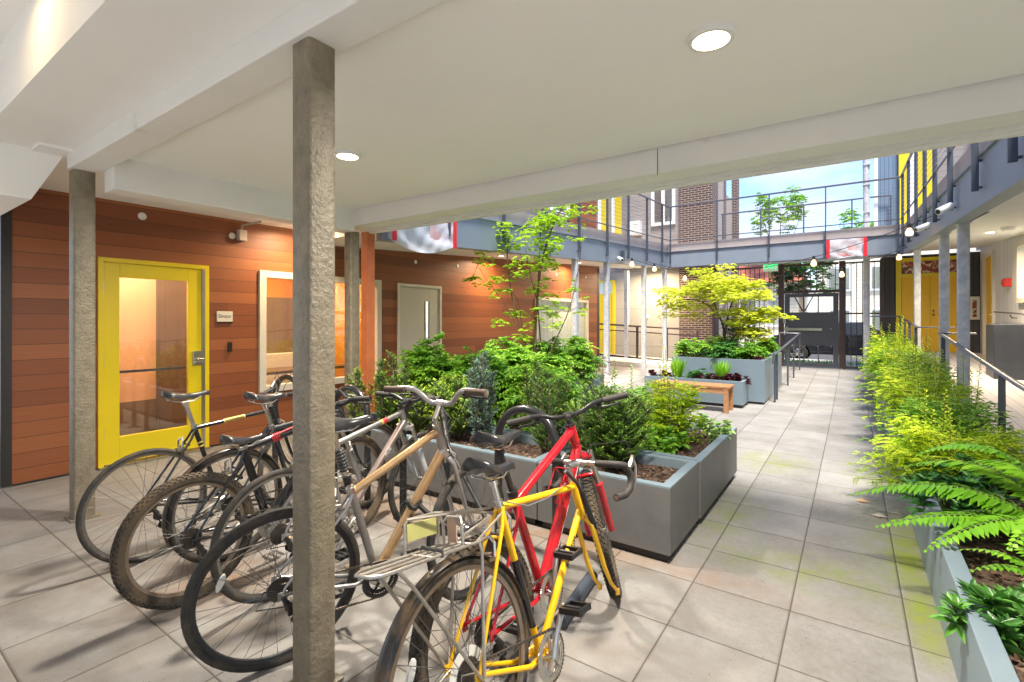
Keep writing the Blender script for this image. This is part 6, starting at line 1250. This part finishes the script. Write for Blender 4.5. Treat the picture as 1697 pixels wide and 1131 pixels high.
tree('japanese_maple', 'golden layered Japanese maple in the tall blue planter', (-2.15, 10.6, .70), [([(0, 0, 0), (.03, 0, .5), (-.1, 0, .9), (-.5, .1, 1.2), (-1.0, 0, 1.22)], .03), ([(.03, 0, .45), (.1, 0, .9), (.2, .1, 1.3), (.3, 0, 1.55)], .024), ([(.08, 0, .3), (.3, 0, .55), (.6, 0, .75), (.95, 0, .8)], .022), ([(-.1, 0, .9), (-.2, .1, 1.3), (-.1, .1, 1.5)], .016), ([(.2, .1, 1.2), (.6, 0, 1.35), (.9, 0, 1.4)], .014)], cl, 'leaf_lime', .075, .020, 330, nl=6, flat=.35, split=6, jz=.42)
# --- vine maple
cl = [(-.35, -.2, 2.25, .24, 1), (-.1, .1, 2.45, .26, 1), (.2, 0, 2.6, .28, 1.1), (.45, .1, 2.72, .28, 1.1), (.75, .15, 2.8, .28, 1.1), (1.0, .15, 2.72, .22, .9), (.15, 0, 2.2, .25, 1), (.5, .05, 2.35, .24, .9), (.7, 0, 2.15, .2, .7), (-.2, -.2, 1.95, .22, .8), (.2, 0, 1.85, .2, .7), (.0, 0, 1.55, .24, .9), (-.45, -.3, 1.55, .2, .7), (-.75, -.5, 1.62, .17, .5), (-.95, -.6, 1.95, .16, .5), (-1.0, -.7, 1.70, .13, .4), (.35, .05, 1.45, .2, .7), (-.3, -.1, 1.2, .2, .7), (.15, 0, 1.1, .2, .7), (.55, .1, 1.15, .15, .5), (-.55, -.35, 1.05, .16, .5), (.9, .3, 1.55, .13, .4), (1.1, .4, 1.25, .1, .3), (-.1, -.1, .85, .16, .5), (.4, 0, 2.0, .2, .7), (-.5, -.35, 2.45, .13, .4), (-.62, -.4, 2.15, .15, .5)]
cl = [(a*.62-.08, b_, c, d_*.92, e) for (a, b_, c, d_, e) in cl]
tree('vine_maple', 'slender multi-stemmed vine maple with bright green leaves in front of the cedar wall', (-4.02, 6.45, .42), [([(p[0]*.64-.05*p[2]/2, p[1], p[2]) for p in P_], r_) for (P_, r_) in [([(0, 0, 0), (-.12, -.1, .6), (-.35, -.25, 1.3), (-.45, -.3, 2.1), (-.4, -.2, 2.5)], .017), ([(.03, 0, 0), (.0, 0, .7), (.1, 0, 1.5), (.35, 0, 2.2), (.7, .1, 2.75), (1.0, .15, 2.8)], .024), ([(.05, 0, 0), (.1, .05, .6), (.0, .1, 1.4), (.1, .1, 2.3), (.2, .1, 2.9)], .017), ([(.08, 0, 0), (.35, .1, .6), (.75, .2, 1.2), (.95, .3, 1.8), (1.1, .3, 2.4)], .012), ([(-.1, -.1, .7), (-.5, -.35, 1.3), (-1.0, -.6, 1.9)], .009), ([(.1, 0, 1.3), (-.05, -.1, 1.9), (-.2, -.1, 2.5)], .009), ([(-.05, 0, 0), (-.25, -.1, .7), (-.3, -.2, 1.4), (-.7, -.5, 1.65)], .009)]], cl, 'leaf_maple', .060, .023, 80, nl=7, flat=.45, bark='stem_brown', split=5, jz=.7)
# --- right trough
yy = 5.0; lab = ['nearest golden feathery shrub, behind the big fern', 'second golden feathery shrub in the trough', 'third golden feathery shrub in the trough', 'golden feathery shrub beside the middle of the near handrail', 'golden feathery shrub at the top end of the near handrail', 'golden feathery shrub between the pale columns', 'golden feathery shrub beyond the middle pale column', 'golden feathery shrub before the far handrail', 'golden feathery shrub at the far handrail', 'golden feathery shrub in front of the dark board wall', 'farthest golden feathery shrub beside the gate']
for i, l in enumerate(lab):
    sc_ = 1 if i < 5 else 1.25; spray_shrub('feathery_shrub', l, .68+RNG.uniform(-.05, .05), yy, .33+.01*i, .50, (.42, .50, .58, .62, .66, .66, .70, .72, .75, .85, .8)[i], 'leaf_gold' if i not in (1, 4, 6, 9) else 'leaf_fresh', nbr=(84, 80, 76, 70, 64, 58, 52, 48, 44, 40, 40)[i], ll=.026*sc_, lw=.013*sc_, lean=(-.15, 0)); yy += .78 if i < 4 else .86
fern('sword_fern', 'large bright fern arching over the near end of the trough', .95, 3.45, .30, [(a, L, h, dr) for (a, L, h, dr) in ((172, .98, .42, .28), (150, .82, .50, .22), (190, .85, .30, .22), (128, .7, .5, .2), (205, .72, .36, .3), (100, .7, .45, .2), (230, .6, .40, .2), (70, .6, .4, .2), (270, .5, .35, .2), (160, .6, .28, .2), (20, .6, .4, .2), (-40, .5, .3, .2), (182, .66, .62, .15))], pw=.34, lw=.027, npin=33)
rosette('skimmia', 'dark glossy shrub spilling over the trough edge under the fern', .50, 4.0, .30, .26, .26, nst=20, ll=.10, lw=.024)
spray_shrub('feathery_shrub', 'low golden feathery shrub spilling over the trough edge above the dark glossy shrub', .55, 4.72, .31, .42, .32, 'leaf_gold', nbr=70, ll=.024, lw=.012, lean=(-.25, 0))
rosette('skimmia', 'dark glossy shrub between the fern and the golden shrubs', .62, 4.45, .30, .26, .30, nst=16, ll=.08, lw=.023)
rosette('skimmia', 'glossy shrub leaning over the trough at the bottom right corner', .52, 2.62, .29, .20, .17, nst=13, ll=.095, lw=.026, tone=(.3, .7))
fern('fern', 'small fern in the bare soil near the bottom right corner', .74, 2.95, .29, [(a, .34, .20, .06) for a in (200, 160, 120, 240, 80, 300, 20)], group='small ferns', pw=.3, lw=.018)
rosette('broad_leaf_plant', 'broad-leaved seedling in the bare soil of the trough', .80, 3.0, .29, .10, .14, 'leaf_fresh', nst=4, nl=5, ll=.12, lw=.045, cat='plant')
# fallen leaves on the walkway
for (x, y, l) in ((.02, 4.95, 'small brown fallen leaf on the walkway'), (.12, 4.65, 'small pale fallen leaf on the walkway')):
    b = MB(); b.add([(x, y, .004), (x+.05, y+.02, .022), (x+.11, y, .006), (x+.05, y-.035, .012)], [(0, 1, 2, 3)]); b.add([(x, y, .003), (x+.05, y+.02, .020), (x+.11, y, .005), (x+.05, y-.035, .010)], [(3, 2, 1, 0)])
    mat('dry_leaf', (.45, .28, .15), .8); b.solo('fallen_leaf', M_('dry_leaf' if x < .1 else 'slab_edge'), l, 'leaf')
# --- trees beyond
def street_tree(label, x, y, z0, h, R, rz, m, n=46, per=26, name='street_tree', ll=.2, lw=.10):
    cl = []
    for i in range(n): d = rdir(1, -.6, 1)[0]; q = RNG.uniform(.35, 1)**.6; cl.append((d[0]*R*q, d[1]*R*q, h+d[2]*rz*q, RNG.uniform(.22, .42)*R*.8, 1))
    tree(name, label, (x, y, z0), [([(0, 0, 0), (.05, 0, h*.5), (0, .05, h)], .06), ([(0, 0, h*.5), (R*.4, 0, h*.8), (R*.7, 0, h)], .03), ([(0, 0, h*.55), (-R*.4, .1, h*.85), (-R*.7, 0, h*1.05)], .03)], cl, m, ll, lw, per, nl=4, flat=.6, group='trees beyond the fence')
street_tree('bright tree rising above the footbridge railing', -3.3, 31, 0, 7.4, 1.5, 1.6, 'leaf_fresh', n=34, per=16, ll=.24)
street_tree('small bright tree low behind the right half of the footbridge railing', .15, 31, 0, 6.2, 1.0, 1.0, 'leaf_fresh', n=20, per=14, ll=.22)
street_tree('dense green tree across the street behind the gate', -1.75, 24.5, 0, 3.4, 1.25, 1.6, 'leaf_deep', n=50, per=26, ll=.16)
leafy_shrub('leafy_shrub', 'green shrub outside the bar fence by the neighbour wall', -3.0, 17.6, .19, .5, 2.3, 'leaf_deep', n=220, ll=.09, lw=.04, L=.3, group=None)
b = MB(); n = 900; P = np.stack([RNG.uniform(-2.5, 2.5, n), RNG.uniform(17.0, 17.6, n), np.full(n, .19)], 1); D = rdir(n, .5, 1)
vg = leafmesh('verge_grass', P, D, .12, .02, 'leaf_fern', None); vg['kind'] = 'stuff'
# ================================================================ parked cars
mat('car_dark', (.02, .022, .028), .25, coat=.8, var=.05); mat('car_blue', (.20, .25, .31), .25, coat=.8, var=.05); mat('car_glass', (.05, .06, .07), .08, var=.0)
def car(label, x, y, m):
    t = thing('parked_car', label, 'car', (x, y, 0), 'cars parked across the street'); b = MB(); prof = [(-2.2, .35), (-2.2, .75), (-2.05, .95), (-1.5, 1.0), (-.95, 1.40), (.55, 1.43), (1.2, 1.0), (2.05, .85), (2.2, .6), (2.2, .35)]
    def arch(cx): return [(cx+.37*math.cos(a), .33+.37*math.sin(a)) for a in np.linspace(0, math.pi, 9)]
    low = [(2.2, .22)]+arch(1.35)+arch(-1.35)+[(-2.2, .22)]; P = prof[:-1]+[(2.2, .35)]+low; P = P[::1]; n = len(P); vs = [(x+p[0], y-.85+(.14 if p[1] > 1.05 else 0), p[1]) for p in P]+[(x+p[0], y+.85-(.14 if p[1] > 1.05 else 0), p[1]) for p in P]
    b.add(vs, [tuple(range(n)), tuple(range(n, 2*n))[::-1]]+[(i, n+i, n+(i+1) % n, (i+1) % n) for i in range(n)]); b.build('body', M_(m), t, bevel=.03)
    for (a0, a1, c0, c1) in ((-1.35, -.3, -.85, -.3), (-.22, .9, -.22, .5)):
        b = MB(); yo = y-.858; b.add([(x+a0, yo, 1.0), (x+a1, yo, 1.0), (x+c1, yo+.12, 1.36), (x+c0, yo+.12, 1.36), (x+a0, yo+.02, 1.0), (x+a1, yo+.02, 1.0), (x+c1, yo+.14, 1.36), (x+c0, yo+.14, 1.36)], [(0, 1, 2, 3), (7, 6, 5, 4), (0, 4, 5, 1), (2, 6, 7, 3)]); b.build('side_window', M_('car_glass'), t)
    for cx in (-1.35, 1.35):
        for yo in (-.84, .84):
            b = MB(); b.lathe([(.2, -.1), (.30, -.1), (.325, -.07), (.325, .07), (.30, .1), (.2, .1)], 28, (x+cx, y+yo, .325), 'y'); w_ = b.build('wheel', M_('tyre_rubber'), t, smooth=True)
            b = MB(); s_ = -1 if yo < 0 else 1; b.lathe([(.0, s_*.06), (.05, s_*.07), (.06, s_*.05)], 12, (x+cx, y+yo, .325), 'y'); b.lathe([(.19, s_*.03), (.205, s_*.1), (.215, s_*.06)], 24, (x+cx, y+yo, .325), 'y')
            for k in range(6): a = k*math.pi/3; b.tube([(x+cx, y+yo+s_*.06, .325), (x+cx+.2*math.cos(a), y+yo+s_*.07, .325+.2*math.sin(a))], .022, 6)
            b.build('rim', M_('alloy'), w_, smooth=True)
    b = MB(); b.box(x-2.22, x-2.18, y-.75, y-.45, .68, .82); b.build('tail_light', M_('red_tape'), t)
car('dark car parked across the street, seen under the gate door', -.2, 20.3, 'car_dark'); car('grey-blue car parked across the street behind the right bars', 4.6, 20.5, 'car_blue')
